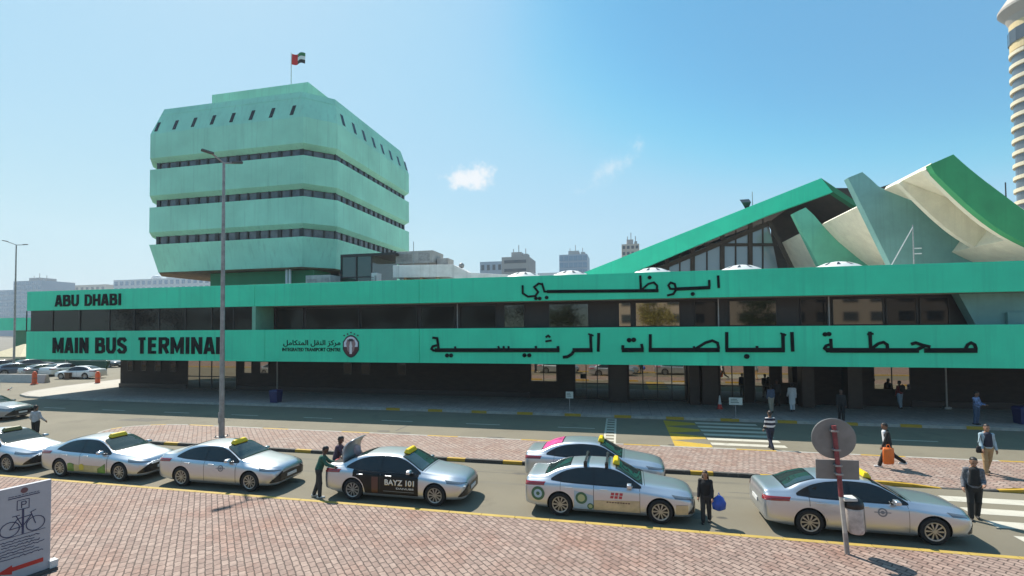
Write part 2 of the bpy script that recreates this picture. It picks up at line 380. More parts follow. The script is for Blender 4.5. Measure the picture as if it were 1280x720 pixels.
for k in range(-6, 7):
    x0 = -19.3 + k*5.3
    if -2 < x0 < 8: continue
    quad(m, [(x0, 26.45), (x0+2.0, 26.45), (x0+2.0, 26.57), (x0, 26.57)])
quad(m, [(7.6, 23.2), (40, 23.2), (40, 23.3), (7.6, 23.3)])
struct(m.build('lane_dashes', M['roadwhite']))
m = MB()
for (px_, py_, w_, h_) in ((-11.9, 24.0, .12, 1.6), (-30.5, 23.6, 2.6, .9), (3.2, 17.3, 1.2, .06), (-6.5, 17.9, 2.5, .05)):
    quad(m, [(px_, py_), (px_+w_, py_), (px_+w_*1.4, py_+h_), (px_+w_*.4, py_+h_)], 0.006)
struct(m.build('road_patch', mat('dark_asphalt_patch', (0.12, 0.11, 0.09), 0.9, var=.2)))

m = MB(); rnd = random.Random(21)
for k in range(26):        # oil drips along the rank and tyre-blackened spots on the road
    cx_, cy_, r_ = rnd.uniform(-24, 9), rnd.choice((15.1, 15.2, 16.9, 17.4, 18.2, 23.6)) + rnd.uniform(-.25, .25), rnd.uniform(.07, .30)
    quad(m, [(cx_+r_*(1+.5*rnd.random())*1.5*math.cos(a), cy_+r_*(.7+.4*rnd.random())*math.sin(a)) for a in np.linspace(0, 2*math.pi, 11)[:-1]], .0055+.0001*k)
struct(m.build('oil_stains', mat('oil_stained_asphalt', (0.085, 0.076, 0.060), 0.7, var=.35, vscale=3)))
m = MB()
for k, yy in enumerate((16.55, 18.05)): quad(m, [(-30, yy), (-8, yy+.05), (9, yy+.22), (9, yy+.44), (-8, yy+.25), (-30, yy+.2)], .0052+.0002*k)
struct(m.build('tyre_tracks', mat('tyre_darkened_asphalt', (0.152, 0.135, 0.099), 0.85, var=.15, vscale=.7)))

# ------------------------------------------------------------------ the terminal
T = empty('bus_terminal', (0, 36, 0), 0, 'long low green bus terminal with lettered bands and a sculpted winged roof', 'bus terminal')
def tp(m_, name, mats, parent=None, **k):      # a part of the terminal, built in world coordinates
    o = m_.build(name, mats, None, **k); o.parent = parent if parent is not None else T
    if o.parent is T: o.matrix_parent_inverse = Matrix.Translation(-Vector(T.location))
    return o
FY = 30.0
ZB0, ZB1, ZB2, ZB3 = 3.18, 5.46, 7.17, 8.76
XL, XR = -47.9, 48.0
def band(name, z0, z1, seams):
    m = MB(); e = [XL] + seams + [XR]
    for a, b in zip(e, e[1:]): m.box(a+.012, b-.012, FY, FY+.35, z0, z1)
    return tp(m, name, M['band'], bevel=0.01)
band('lower_band', ZB0, ZB1, [-38.49, -25.04, -13.09, 25.5])
band('upper_band', ZB2, ZB3, [-25.92, -13.09, 25.5])
m = MB(); m.box(XL+.02, XR, FY+.355, 45.5, ZB0+.02, ZB1-.3); tp(m, 'floor_slab', M['darkroof'])
m = MB(); m.box(XL+.02, XR, FY+.355, 75, ZB2+.02, ZB3-.25); tp(m, 'roof_slab', M['roofdeck'])
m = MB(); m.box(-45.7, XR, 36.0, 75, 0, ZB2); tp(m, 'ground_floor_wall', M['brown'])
# flush window strip on the left
m = MB(); m.box(XL+.03, -26.2, FY+.28, FY+.34, ZB1-.05, ZB2+.05); ws = tp(m, 'window_strip', M['glass'])
for px_ in (33.5, 66, 100, 137, 168, 199, 232, 265, 292): m = MB(); xx = PY(px_, 395, FY+.25)[0]; m.box(xx-.03, xx+.03, FY+.22, FY+.275, ZB1, ZB2); tp(m, 'mullion', M['frame'], ws)
m = MB(); m.box(-26.15, -25.85, FY+.02, FY+1.9, ZB1, ZB2); tp(m, 'pier', mat('pale_green_pier', (0.16, 0.42, 0.30), .6, var=.1))
# recessed wall with separate windows on the right
RY = 32.0
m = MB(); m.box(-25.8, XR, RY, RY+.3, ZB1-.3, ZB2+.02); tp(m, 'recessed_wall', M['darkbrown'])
def rwin(a, b, glass='glass', z0=ZB1+.02, z1=ZB2-.12, frame=None):
    x0, x1 = PY(a, 395, RY)[0], PY(b, 395, RY)[0]
    m = MB(); t = .045
    m.box(x0, x1, RY-.075, RY-.004, z0, z0+t); m.box(x0, x1, RY-.075, RY-.004, z1-t, z1)
    m.box(x0, x0+t, RY-.075, RY-.004, z0+t+.001, z1-t-.001); m.box(x1-t, x1, RY-.075, RY-.004, z0+t+.001, z1-t-.001)
    o = tp(m, 'window', frame or M['frame'])
    m = MB(); m.box(x0+t+.002, x1-t-.002, RY-.04, RY-.012, z0+t+.002, z1-t-.002); tp(m, 'pane', M[glass], o)
for a, b in ((326, 345), (347, 380), (383, 450), (452, 522), (526, 569), (575, 620), (630, 656), (686, 736), (773, 789), (794, 850), (868, 897), (911, 971), (1000, 1034), (1040, 1104), (1107, 1146), (1149, 1186)):
    rwin(a, b, 'glassmirror' if a in (773, 794) else 'glasshalf' if a in (630, 686, 911, 1040) else 'glass')
for px_ in (572, 898, 1036):
    m = MB(); xx = PY(px_, 395, RY-.4)[0]; m.box(xx-.03, xx+.03, RY-.45, RY-.38, ZB1-.3, ZB2); tp(m, 'slim_post', M['steel'])
# the foot of a sculpted fin shows in the recess at the right
a0, a1, a2, a3 = PY(1200, 371, 31.2), PY(1219, 404, 31.2), PY(1420, 404, 31.2), PY(1420, 365, 31.2)
m = MB(); m.prism([(a1[0]+.15, ZB1-.3), (a2[0], ZB1-.3), (a3[0], ZB2), (a0[0]-.06, ZB2)], 31.2, 31.8); tp(m, 'fin_foot', M['finpale'])
m = MB(); m.box(PY(1260, 400, 31)[0], PY(1330, 400, 31)[0], 31.0, 31.15, ZB1-.2, 6.1); tp(m, 'low_panel', M['finpale'])
# ground floor openings
GY = 36.0
def door(a, b, n, z1=2.75, glass='glassdoor'):
    x0, x1 = PY(a, 480, GY)[0], PY(b, 480, GY)[0]; z0 = FZ; t = .06
    m = MB()
    m.box(x0, x1, GY-.09, GY-.004, z1, z1+.1)
    for i in range(n+1):
        xx = x0 + (x1-x0)*i/n; m.box(xx-t/2, xx+t/2, GY-.09, GY-.004, z0, z1-.002)
    for i in range(n):
        xa, xb = x0+(x1-x0)*i/n+t/2+.002, x0+(x1-x0)*(i+1)/n-t/2-.002
        m.box(xa, xb, GY-.08, GY-.01, z0, z0+.12); m.box(xa, xb, GY-.08, GY-.01, 1.28, 1.36)
    o = tp(m, 'door', M['frame'])
    m = MB()
    for i in range(n):
        xa, xb = x0+(x1-x0)*i/n+t/2+.004, x0+(x1-x0)*(i+1)/n-t/2-.004
        m.box(xa, xb, GY-.05, GY-.02, z0+.125, 1.275); m.box(xa, xb, GY-.05, GY-.02, 1.365, z1-.005)
    tp(m, 'pane', M[glass], o)
def gwin(a, b, z0, z1, n=1, glass='glassdoor'):
    x0, x1 = PY(a, 480, GY)[0], PY(b, 480, GY)[0]; t = .06
    m = MB(); m.box(x0, x1, GY-.07, GY-.004, z0-t, z0); m.box(x0, x1, GY-.07, GY-.004, z1, z1+t)
    for i in range(n+1): xx = x0+(x1-x0)*i/n; m.box(xx-t/2, xx+t/2, GY-.07, GY-.004, z0+.001, z1-.001)
    o = tp(m, 'window', M['frame'])
    m = MB()
    for i in range(n): m.box(x0+(x1-x0)*i/n+t/2+.003, x0+(x1-x0)*(i+1)/n-t/2-.003, GY-.05, GY-.015, z0+.003, z1-.003)
    tp(m, 'pane', M[glass], o)
door(235, 296, 4); door(719, 761, 3); door(786, 858, 4); door(900, 930, 2, 2.7); door(943, 962, 1, 2.7)
for a, b in ((160, 166), (177, 183), (194, 201), (213, 220), (430, 440), (452, 463), (497, 508)): gwin(a, b, 1.75, 2.6, 1, 'glass')
gwin(305.5, 315, 1.7, 2.65); gwin(325.5, 336, 1.7, 2.65); gwin(664, 696, 1.42, 2.75, 2); gwin(977, 1000, 1.6, 2.75, 1); gwin(1092, 1137, 1.30, 2.75, 2)
for a, b in ((762, 784), (862, 874), (878, 898), (1003, 1018), (1060, 1078)):
    x0, x1 = PY(a, 480, 34.6)[0], PY(b, 480, 34.6)[0]
    m = MB(); m.box(x0, x1, 34.6, 35.5, FZ-.02, ZB0+.03); tp(m, 'column', M['darkbrown'])
# a shallow stone plinth along the solid stretches
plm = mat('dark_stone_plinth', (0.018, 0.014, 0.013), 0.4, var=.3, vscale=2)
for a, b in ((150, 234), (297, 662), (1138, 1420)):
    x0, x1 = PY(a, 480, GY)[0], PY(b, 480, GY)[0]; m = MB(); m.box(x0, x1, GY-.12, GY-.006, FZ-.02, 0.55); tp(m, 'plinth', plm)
for px_, py_ in ((346.5, 489), (1183.5, 508)):       # rain pipes down the overhang
    p = G(px_, py_, FZ); p = PY(px_, py_, 35.6) if px_ < 400 else PY(px_, py_, 35.6)
    m = MB(); m.tube([(p[0], 35.6, FZ-.02), (p[0], 35.6, ZB0+.04)], .05, 8); m.box(p[0]-.18, p[0]+.18, 35.45, 35.75, FZ-.02, FZ+.14); tp(m, 'rain_pipe', M['steel'])
# skylight domes on the roof
def dome(px_, Y):
    p = PY(px_, 340, Y); m = MB()
    prof = [(1.5, 8.45), (1.52, 8.84), (1.42, 8.94), (1.12, 9.16), (.65, 9.34), (.17, 9.42), (.001, 9.425)]
    m.lathe(prof, (p[0], Y, 0), 24); o = tp(m, 'skylight_dome', M['white'], smooth=True); smooth_by_angle(o.data, .5)
    for k in range(10):
        m = MB(); a = 2*math.pi*k/10
        def P(r, z, da): return (p[0]+r*math.cos(a+da), Y+r*math.sin(a+da), z)
        m.face([P(1.14, 9.165, -.09), P(1.14, 9.165, .09), P(.72, 9.335, .05), P(.72, 9.335, -.05)]); tp(m, 'slot', M['black'], o)
for px_ in (655, 713, 815, 926, 1047): dome(px_, 33.5)

# ---- lettering: strokes traced on the facade plane
nstroke = [0]
def ribbon(m, pts, wd, closed=False):
    """one lettering stroke of even width, standing proud of the band"""
    pts = [Vector((p[0], p[1])) for p in pts]; n = len(pts); L_, R_ = [], []
    for i, p in enumerate(pts):
        a = (p-pts[i-1]) if (i > 0 or closed) else (pts[1]-p); b = (pts[(i+1) % n]-p) if (i < n-1 or closed) else (p-pts[i-1])
        if a.length < 1e-6: a = b
        if b.length < 1e-6: b = a
        a = a.normalized(); b = b.normalized(); t = (a+b)
        if t.length < .2: t = a
        t.normalize(); k = min(1.6, 1/max(.55, t.dot(a))); nn = Vector((-t.y, t.x))*wd/2*k
        L_.append(p+nn); R_.append(p-nn)
    nstroke[0] += 1; y0 = FY-.05-.002*(nstroke[0] % 9)
    for i in range(n if closed else n-1):
        j = (i+1) % n
        q = [L_[i], L_[j], R_[j], R_[i]]
        m.loft([[(v.x, y0, v.y) for v in q], [(v.x, FY-.003, v.y) for v in q]])
    bmesh.ops.remove_doubles(m.bm, verts=m.bm.verts, dist=1e-5)
def dot(m, c, s):
    nstroke[0] += 1; y0 = FY-.05-.002*(nstroke[0] % 9)
    q = [(c[0]+s*math.cos(a), c[1]+s*.95*math.sin(a)) for a in np.linspace(0, 2*math.pi, 9)[:-1]]
    m.loft([[(a, y0, b) for a, b in q], [(a, FY-.003, b) for a, b in q]])
def word(name, org, sc_, strokes, dots, wd, ds, label):
    m = MB()
    def cv(p): v = PY(org[0]+p[0]/sc_, org[1]+p[1]/sc_, FY); return (v[0], v[2])
    for st in strokes:
        k = 1.0; pts = st
        if isinstance(st[0], (int, float)): k = st[0]; pts = st[1:]
        ribbon(m, [cv(p) for p in pts], wd*k)
    for p in dots: dot(m, cv(p), ds)
    return tp(m, name, M['letter'])
B = 1.25
A1 = [(.7, (905, 412), (918, 388), (940, 376), (962, 388), (970, 412), (968, 432)), (B, (978, 425), (640, 425)),
      (.8, (556, 385), (585, 376), (632, 392), (678, 402)), (.8, (640, 398), (585, 424)), (B, (605, 425), (40, 425)),
      (.75, (292, 305), (297, 415)), (.5, (276, 322), (314, 318)), (.7, (305, 412), (345, 382), (378, 372), (402, 388), (405, 415)),
      (.75, (42, 350), (46, 425)), (B, (300, 424), (12, 423)), (.7, (42, 385), (12, 395), (2, 412), (18, 425))]
word('lettering', (1030, 355), 5.12, A1, [(6, 322), (30, 320)], .20, .13, '')
A2 = [(.85, (1073, 256), (1079, 381)), (.85, (1016, 264), (1018, 372)), (.5, (1000, 264), (1036, 276)), (B, (1028, 371), (648, 371)), (.7, (850, 345), (852, 365)),
      (.85, (657, 256), (657, 366)), (B, (612, 371), (158, 371)), (.75, (460, 362), (520, 325), (565, 311), (598, 326), (606, 362)), (.6, (446, 347), (450, 364)),
      (.85, (168, 270), (168, 366)), (.8, (112, 332), (119, 366)), (B, (126, 371), (-6, 371))]
word('lettering', (780, 365), 5.12, A2, [(785, 412), (33, 308), (62, 306)], .20, .15, '')
A3 = [(.85, (1067, 262), (1064, 382)), (.85, (1015, 268), (1018, 372)), (.5, (1000, 268), (1034, 280)), (B, (1028, 372), (900, 372)), (.9, (912, 372), (896, 396), (868, 414), (838, 417)),
      (.8, (806, 346), (808, 366)), (B, (816, 372), (20, 372)), (.6, (728, 290), (744, 279), (757, 290)), (.6, (726, 316), (766, 310)),
      (.7, (664, 345), (668, 366)), (.6, (490, 346), (492, 366)), (.6, (458, 346), (462, 366)), (.6, (424, 346), (432, 366)), (.6, (148, 348), (152, 366)),
      (.75, (4, 292), (34, 296), (40, 336), (44, 372)), (.75, (36, 340), (6, 348), (-2, 364), (10, 374), (44, 374)), (.85, (1222, 340), (1220, 368)), (B, (1214, 372), (1290, 372))]
word('lettering', (540, 365), 5.12, A3, [(592, 405), (623, 405), (97, 406), (123, 406)], .20, .14, '')
A4 = [(.85, (1071, 196), (1074, 252)), (.8, (1031, 216), (1032, 246)), (B, (1036, 250), (884, 257)), (.8, (882, 256), (876, 234), (858, 228), (848, 240), (856, 256), (882, 257)), (.8, (884, 257), (870, 279), (842, 286)),
      (.85, (721, 196), (724, 262)), (.75, (730, 258), (757, 234), (782, 227), (797, 242), (796, 262)), (B, (803, 264), (302, 268)), (.8, (279, 230), (290, 268), (304, 268)),
      (.8, (283, 236), (264, 232), (244, 248), (262, 270), (250, 288), (216, 291), (193, 276), (192, 240))]
word('lettering', (600, 290), 3.6, A4, [(957, 279), (763, 205), (252, 299), (269, 299), (300, 295)], .155, .12, '')
# Latin lettering and the small name with the emblem
def text_part(body, x0, x1, z0, z1, name='lettering', material=None, bold=.0, depth=.05, Y=FY, parent=None, squeeze=True):
    c = bpy.data.curves.new('text', 'FONT'); c.body = body; c.size = 1.0; c.offset = bold; c.extrude = .5; c.resolution_u = 3
    o = bpy.data.objects.new('text', c); C.objects.link(o); bpy.context.view_layer.update()
    me = bpy.data.meshes.new_from_object(o.evaluated_get(bpy.context.evaluated_depsgraph_get())); bpy.data.objects.remove(o)
    co = np.array([v.co[:] for v in me.vertices]); lo, hi = co.min(0), co.max(0)
    new = np.empty_like(co)
    new[:, 0] = x0 + (co[:, 0]-lo[0])/(hi[0]-lo[0])*(x1-x0)
    new[:, 2] = z0 + (co[:, 1]-lo[1])/(hi[1]-lo[1])*(z1-z0)
    new[:, 1] = Y - .003 - (co[:, 2]-lo[2])/(hi[2]-lo[2])*depth
    me.vertices.foreach_set('co', new.ravel()); me.materials.clear(); me.materials.append(material or M['letter']); me.update()
    return me
def tlet(body, x0, x1, z0, z1, bold=.0, depth=.05):
    me = text_part(body, x0, x1, z0, z1, bold=bold, depth=depth); o = link('lettering', me, T); o.matrix_parent_inverse = Matrix.Translation(-Vector(T.location)); return o
LET = {'A': [[(-.03, -.08), (.40, 1.06)], [(.60, 1.06), (1.03, -.08)], [(.36, .93), (.64, .93)], [(.22, .28), (.78, .28)]], 'B': [[(.1, 0), (.1, 1)], [(.1, .94), (.62, .94), (.82, .86), (.82, .64), (.62, .54), (.1, .54)], [(.62, .54), (.9, .44), (.9, .16), (.66, .06), (.1, .06)]],
 'U': [[(.1, 1), (.1, .26), (.3, .06), (.7, .06), (.9, .26), (.9, 1)]], 'D': [[(.1, 0), (.1, 1)], [(.1, .94), (.58, .94), (.88, .74), (.88, .26), (.58, .06), (.1, .06)]], 'H': [[(.1, 0), (.1, 1)], [(.9, 0), (.9, 1)], [(.1, .5), (.9, .5)]],
 'I': [[(.5, 0), (.5, 1)]], 'M': [[(.1, 0), (.1, 1)], [(.1, .97), (.5, .22), (.9, .97)], [(.9, 1), (.9, 0)]], 'N': [[(.1, 0), (.1, 1)], [(.1, .97), (.9, .03)], [(.9, 0), (.9, 1)]],
 'S': [[(.92, .76), (.74, .93), (.3, .93), (.1, .78), (.14, .60), (.5, .5), (.86, .38), (.9, .22), (.72, .07), (.28, .07), (.06, .26)]], 'T': [[(0, .94), (1, .94)], [(.5, .94), (.5, 0)]], 'E': [[(.1, 0), (.1, 1)], [(.1, .94), (.95, .94)], [(.1, .51), (.86, .51)], [(.1, .06), (.95, .06)]],
 'R': [[(.1, 0), (.1, 1)], [(.1, .94), (.66, .94), (.88, .84), (.88, .60), (.66, .48), (.1, .48)], [(.5, .48), (.92, 0)]], 'L': [[(.1, 1), (.1, 0)], [(.1, .06), (.95, .06)]]}
LW = {'I': .42, 'M': 1.25, 'T': .95, 'E': .88, 'L': .88}
def latin(body, x0, x1, z0, z1, wd, gap=.16):
    """heavy grotesque capitals set to the measured width of the word"""
    tot = sum(LW.get(c, 1) for c in body) + gap*(len(body)-1); u = (x1-x0)/tot; x = x0; m = MB()
    for c in body:
        w_ = LW.get(c, 1)*u
        for st in LET[c]:
            lo, hi = .10, .90
            ribbon(m, [(x + (w_-wd)*((px_-lo)/(hi-lo) if c not in 'AIT' else px_) + wd/2 if c != 'I' else x+w_/2, z0+(z1-z0)*pz_) for px_, pz_ in st], wd)
        x += w_+gap*u
    for v in m.bm.verts: v.co.z = min(max(v.co.z, z0), z1)
    return tp(m, 'lettering', M['letter'])
latin('ABU', -44.81, -42.35, 7.47, 8.40, .21); latin('DHABI', -41.72, -38.06, 7.47, 8.39, .21)
latin('MAIN', -44.97, -41.29, 3.70, 4.95, .29); latin('BUS', -40.56, -37.47, 3.69, 4.95, .29); latin('TERMINAL', -36.46, -28.34, 3.69, 4.95, .29)
tlet('INTEGRATED TRANSPORT CENTRE', -23.58, -18.95, 3.92, 4.17, .02, .02)
# centre of integrated transport in Arabic presentation forms, left to right
tlet('\uFEDE\uFEE3\uFE8E\uFEDC\uFE98\uFEE4\uFEDF\uFE8D \uFEDE\uFED8\uFEE8\uFEDF\uFE8D \uFEB0\uFEDB\uFEAE\uFEE3', -23.5, -18.95, 4.24, 4.72, .012, .02)
# the emblem: a shield with a crowned rim, white above and dark red below, a bird shape in the middle
ex0, ex1, ez0, ez1 = -18.77, -17.5, 3.5, 5.1; ecx = (ex0+ex1)/2
def shield(s, cz=4.28, hw=.62, hh=.78):
    pts = []
    for t in np.linspace(0, 2*math.pi, 28)[:-1]:
        x_ = math.sin(t)*hw*s; z_ = math.cos(t)*hh*s
        if z_ < 0: x_ *= (1-.25*(abs(z_)/hh)**3)
        if abs(z_) < .4*hh: x_ = math.copysign(hw*s*.99, x_) if abs(x_) > .85*hw*s else x_
        pts.append((ecx+x_, cz+z_))
    return pts
m = MB(); m.prism(shield(1.0), FY-.03, FY-.003); em = tp(m, 'emblem', mat('emblem_black', (.012, .014, .02), .4))
m = MB(); m.prism([p for p in shield(.86) if p[1] > 4.24] , FY-.034, FY-.031); tp(m, 'emblem_field', mat('emblem_white', (.72, .74, .80), .5), em)
m = MB(); m.prism([p for p in shield(.86) if p[1] < 4.26], FY-.036, FY-.031); tp(m, 'emblem_field', mat('emblem_maroon', (.09, .02, .025), .5), em)
m = MB()
for s_ in (-1, 1):
    m.prism([(ecx+s_*.04, 4.62), (ecx+s_*.26, 4.78), (ecx+s_*.36, 4.45), (ecx+s_*.24, 3.98), (ecx+s_*.10, 3.82), (ecx+s_*.12, 4.25)][::s_], FY-.044, FY-.039)
tp(m, 'emblem_wing', mat('emblem_wing_grey', (.32, .20, .20), .5), em)
m = MB(); m.prism([(ecx-.09, 3.75), (ecx+.09, 3.75), (ecx+.10, 4.3), (ecx+.05, 4.55), (ecx-.05, 4.55), (ecx-.10, 4.3)], FY-.050, FY-.045); tp(m, 'emblem_bird', mat('emblem_bird_white', (.75, .72, .72), .5), em)
m = MB(); m.prism([(ecx-.22, 4.62), (ecx+.22, 4.62), (ecx+.14, 4.80), (ecx-.14, 4.80)], FY-.050, FY-.045)
for k in range(5): m.box(ecx-.52+k*.26-.05, ecx-.52+k*.26+.05, FY-.03, FY-.006, 4.98+.10*(2-abs(k-2)), 5.07+.10*(2-abs(k-2)))
tp(m, 'emblem_crest', mat('emblem_crest', (.03, .03, .04), .4), em)

# ---- the sculpted hall roof behind the parapet: gable, fins, curved concrete shells
def Q(px_, py_, Y): v = PY(px_, py_, Y); return (v[0], v[2])
GAB = 52.0
m = MB()
m.prism([Q(700, 352.5, GAB), Q(1026.4, 222.6, GAB), Q(1041, 240, GAB), Q(960, 269, GAB), Q(900, 294.5, GAB), Q(765, 352, GAB)], GAB, GAB+.8)
tp(m, 'gable_fascia', M['band'])
m = MB(); m.prism([Q(1026.6, 222.6, GAB), Q(1085, 262, GAB), Q(1085, 268.5, GAB), Q(1041.2, 240, GAB)], GAB+.003, GAB+.8); tp(m, 'gable_fascia', M['core'])
m = MB(); m.prism([Q(706, 352.6, GAB), Q(1026, 225, GAB), Q(1083, 264, GAB), Q(1083, 267, GAB), Q(1030, 232, GAB), Q(735, 352.4, GAB)], GAB+.81, GAB+16); tp(m, 'gable_roof', M['darkroof'])
GW = 55.0
m = MB()
yb = 345
def slope_y(x): return 352 - (x-765)*(352-269)/(960-765)*1.0 + 4
cols = (770, 800, 830, 864, 902, 938, 975)
m.prism([Q(770, yb, GW), Q(975, yb, GW), Q(961, 276, GW), Q(770, 355, GW)][::1], GW+.2, GW+.4)
gw = tp(m, 'hall_window', M['glassgrey'])
m = MB()
for cx_ in (803, 834, 866, 903, 938): m.prism([Q(cx_-2.6, yb, GW), Q(cx_+2.6, yb, GW), Q(cx_+2.6, slope_y(cx_)-4, GW), Q(cx_-2.6, slope_y(cx_)-4, GW)], GW-.1, GW+.19)
for cx_ in (818, 850, 884, 920, 954): m.prism([Q(cx_-.8, yb, GW), Q(cx_+.8, yb, GW), Q(cx_+.8, slope_y(cx_)-2, GW), Q(cx_-.8, slope_y(cx_)-2, GW)], GW+.05, GW+.19)
m.prism([Q(880, 307.5, GW), Q(972, 307.5, GW), Q(972, 304, GW), Q(880, 304, GW)], GW-.03, GW+.04)
m.prism([Q(958, 277, GW), Q(963, 276, GW), Q(994, 340, GW), Q(988, 340, GW)], GW-.3, GW-.12)
m.prism([Q(770, 356, GW), Q(962, 276, GW), Q(962, 282, GW), Q(790, 353, GW)], GW-.2, GW-.11)
tp(m, 'mullion', M['darkroof'], gw)
m = MB(); m.prism([Q(965, 345, 60), Q(1110, 345, 60), Q(1110, 235, 60), Q(1020, 235, 60), Q(965, 275, 60)], 60, 60.4); tp(m, 'hall_back_wall', M['darkroof'])
def curve(pts, n=18):
    P = np.array(pts, float); t = np.r_[0, np.cumsum(np.hypot(*np.diff(P, axis=0).T))]; s = np.linspace(0, t[-1], n)
    # smooth through the points (Catmull-Rom by cubic Hermite)
    d = np.gradient(P, t, axis=0); out = []
    for q in s:
        i = min(len(t)-2, max(0, np.searchsorted(t, q, side='right')-1)); h = t[i+1]-t[i]; u = (q-t[i])/h
        out.append((2*u**3-3*u**2+1)*P[i]+(u**3-2*u**2+u)*h*d[i]+(-2*u**3+3*u**2)*P[i+1]+(u**3-u**2)*h*d[i+1])
    return [tuple(v) for v in out]
# fin and shell at the back
F1 = 49.5; F2 = 42.0
r1 = curve([Q(1006.9, 259.3, F1), Q(1016.6, 268, F1), Q(1027.3, 280.7, F1), Q(1047.7, 302, F1), Q(1061.4, 313.5, F1), Q(1079.8, 328.3, F1), Q(1100, 341, F1)])
m = MB(); m.prism([Q(1027.4, 341, F1), Q(990.8, 267, F1)] + r1, F1, F1+.6); tp(m, 'roof_fin', M['fin'])
F2 = 42.0
def shell(prof, th, y0, y1, name='roof_shell', mt='concrete', skip=0):
    """curved slab: profile in XZ, thickened up and to the right, running along Y"""
    P = [Vector(p) for p in prof[skip:]]; up = []
    for i, p in enumerate(P):
        t = (P[min(i+1, len(P)-1)]-P[max(i-1, 0)]).normalized(); n_ = Vector((-t.y, t.x));
        if n_.y < 0: n_ = -n_
        up.append(p+n_*th)
    m = MB(); V = m.loft([[(p.x, y, p.y) for p in (list(P)+up[::-1])] for y in (y0, y1)])
    return tp(m, name, M[mt])
sA = curve([Q(1027.3, 280.7, F1), Q(1047.7, 302, F1), Q(1061.4, 313.5, F1), Q(1079.8, 328.3, F1), Q(1110, 346, F1)])
shell(sA, .32, 42.72, F1-.01)
sC = curve([Q(1001, 291.4, 50.2), Q(1010, 304, 50.2), Q(1022, 320, 50.2), Q(1040, 341, 50.2)])
shell(sC, .3, 50.15, 57)
F3 = 36.0
top = curve([Q(1191.6, 192.9, F3), Q(1204.4, 204.4, F3), Q(1228.9, 224.4, F3), Q(1255.6, 244.4, F3), Q(1280, 262.7, F3), Q(1330, 292, F3), Q(1400, 318, F3)])
bot = curve([Q(1168.9, 216.7, F3), Q(1184.4, 232.2, F3), Q(1215.6, 261.1, F3), Q(1237.8, 278.9, F3), Q(1257.8, 292.2, F3), Q(1280, 304, F3), Q(1330, 325, F3), Q(1400, 345, F3)])
m = MB(); m.prism(bot[::-1] + [Q(1162.7, 205.6, F3)] + top, F3, F3+.5); tp(m, 'curved_fascia', M['fascia'])
sB = curve([Q(1162.9, 209, F3), Q(1184.4, 230.0, F3), Q(1215.6, 259.0, F3), Q(1237.8, 277, F3), Q(1257.8, 290, F3), Q(1280, 302, F3), Q(1330, 323, F3)])
def off(prof, d):
    P = [Vector(p) for p in prof]; out = []
    for i, p in enumerate(P):
        t = (P[min(i+1, len(P)-1)]-P[max(i-1, 0)]).normalized(); n_ = Vector((t.y, -t.x)); dd = d[i] if isinstance(d, (list, tuple)) else d
        if n_.y > 0: n_ = -n_
        out.append((p.x+n_.x*dd, p.y+n_.y*dd))
    return out
# edge beams that coffer the underside of the near shell
def rib(prof, d, y0, y1):
    o_ = off(prof, d); m = MB(); m.loft([[(a, y, b) for a, b in list(prof)+o_[::-1]] for y in (y0, y1)]); return tp(m, 'shell_rib', M['concrete'])
# coffered upper half: thin slab held up on deep ribs; solid lower half with an upright end face
X0 = Q(1186, 305.5, F2)[0]; k0 = next(i for i, p in enumerate(sB) if p[0] >= X0)
dep = [-min(1.7, .28+.24*i) for i in range(len(sB))]; up_ = off(sB, dep)
shell(up_[:k0+1], .28, F3+.51, F2-.01)
def web(i0, i1, y0, y1):
    m = MB(); a_ = list(sB[i0:i1]); b_ = [(x, z-.004) for x, z in up_[i0:i1]][::-1]; m.loft([[(x, y, z) for x, z in a_+b_] for y in (y0, y1)]); return tp(m, 'shell_rib', M['concrete'])
web(0, k0+1, F3+.51, F3+1.0); web(0, k0+1, F3+3.6, F3+4.0)
rib(sB[k0:], -1.9, F3+.512, F2-.011)
m = MB(); m.prism([Q(1118.5, 341, F2), Q(1060, 222.2, F2), Q(1077.8, 215, F2), Q(1083, 219.3, F2), Q(1088.9, 224.4, F2), Q(1098, 232.8, F2)] + [(x, z+.002) for x, z in up_[1:k0+1]] + [Q(1235, 341, F2)], F2, F2+.7); tp(m, 'roof_fin', M['finpale'])
m = MB(); m.prism([Q(1094, 236, 45), Q(1142, 221, 45), Q(1168, 217, 45), Q(1128, 246, 45)], 45, 47); tp(m, 'rear_shell', M['darkroof'])
# ------------------------------------------------------------------ the office tower
TY = 42.0
TC = 2.33; TXL = PY(187, 250, TY)[0]-TC; _a = PY(379, 250, TY)[0]; TXR = _a+TC; TYB = 64.0
W_ = empty('office_tower', ((TXL+TXR)/2, TY, ZB3-.25), 0, 'pale green octagonal office tower with four stacked bands and a flag on top', 'tower')
def tw(m_, name, mats, parent=None, **k):
    o = m_.build(name, mats, None, **k); o.parent = parent or W_
    if o.parent is W_: o.matrix_parent_inverse = Matrix.Translation(-Vector(W_.location))
    return o
def octa(d, z, c=TC):
    x0, x1, y0, y1 = TXL+d, TXR-d, TY+d, TYB-d; k = c-.586*d*0
    return [(x0+k, y0, z), (x1-k, y0, z), (x1, y0+k, z), (x1, y1-k, z), (x1-k, y1, z), (x0+k, y1, z), (x0, y1-k, z), (x0, y0+k, z)]
def tband(prof): m = MB(); m.loft([octa(d, z) for d, z in prof]); return tw(m, 'balcony_band', M['tower'])
m = MB(); m.loft([octa(.60, 12.4), octa(.60, 24.5)]); tw(m, 'window_strip', M['glasstower'])
tband([(.62, 23.80), (.5, 23.72), (0, 24.15), (0, 26.8), (.85, 29.85), (1.4, 29.85), (1.45, 29.2), (.62, 29.1)])
tband([(.62, 19.70), (.5, 19.63), (0, 20.05), (0, 22.9), (.22, 22.9), (.25, 22.3), (.62, 22.3)])
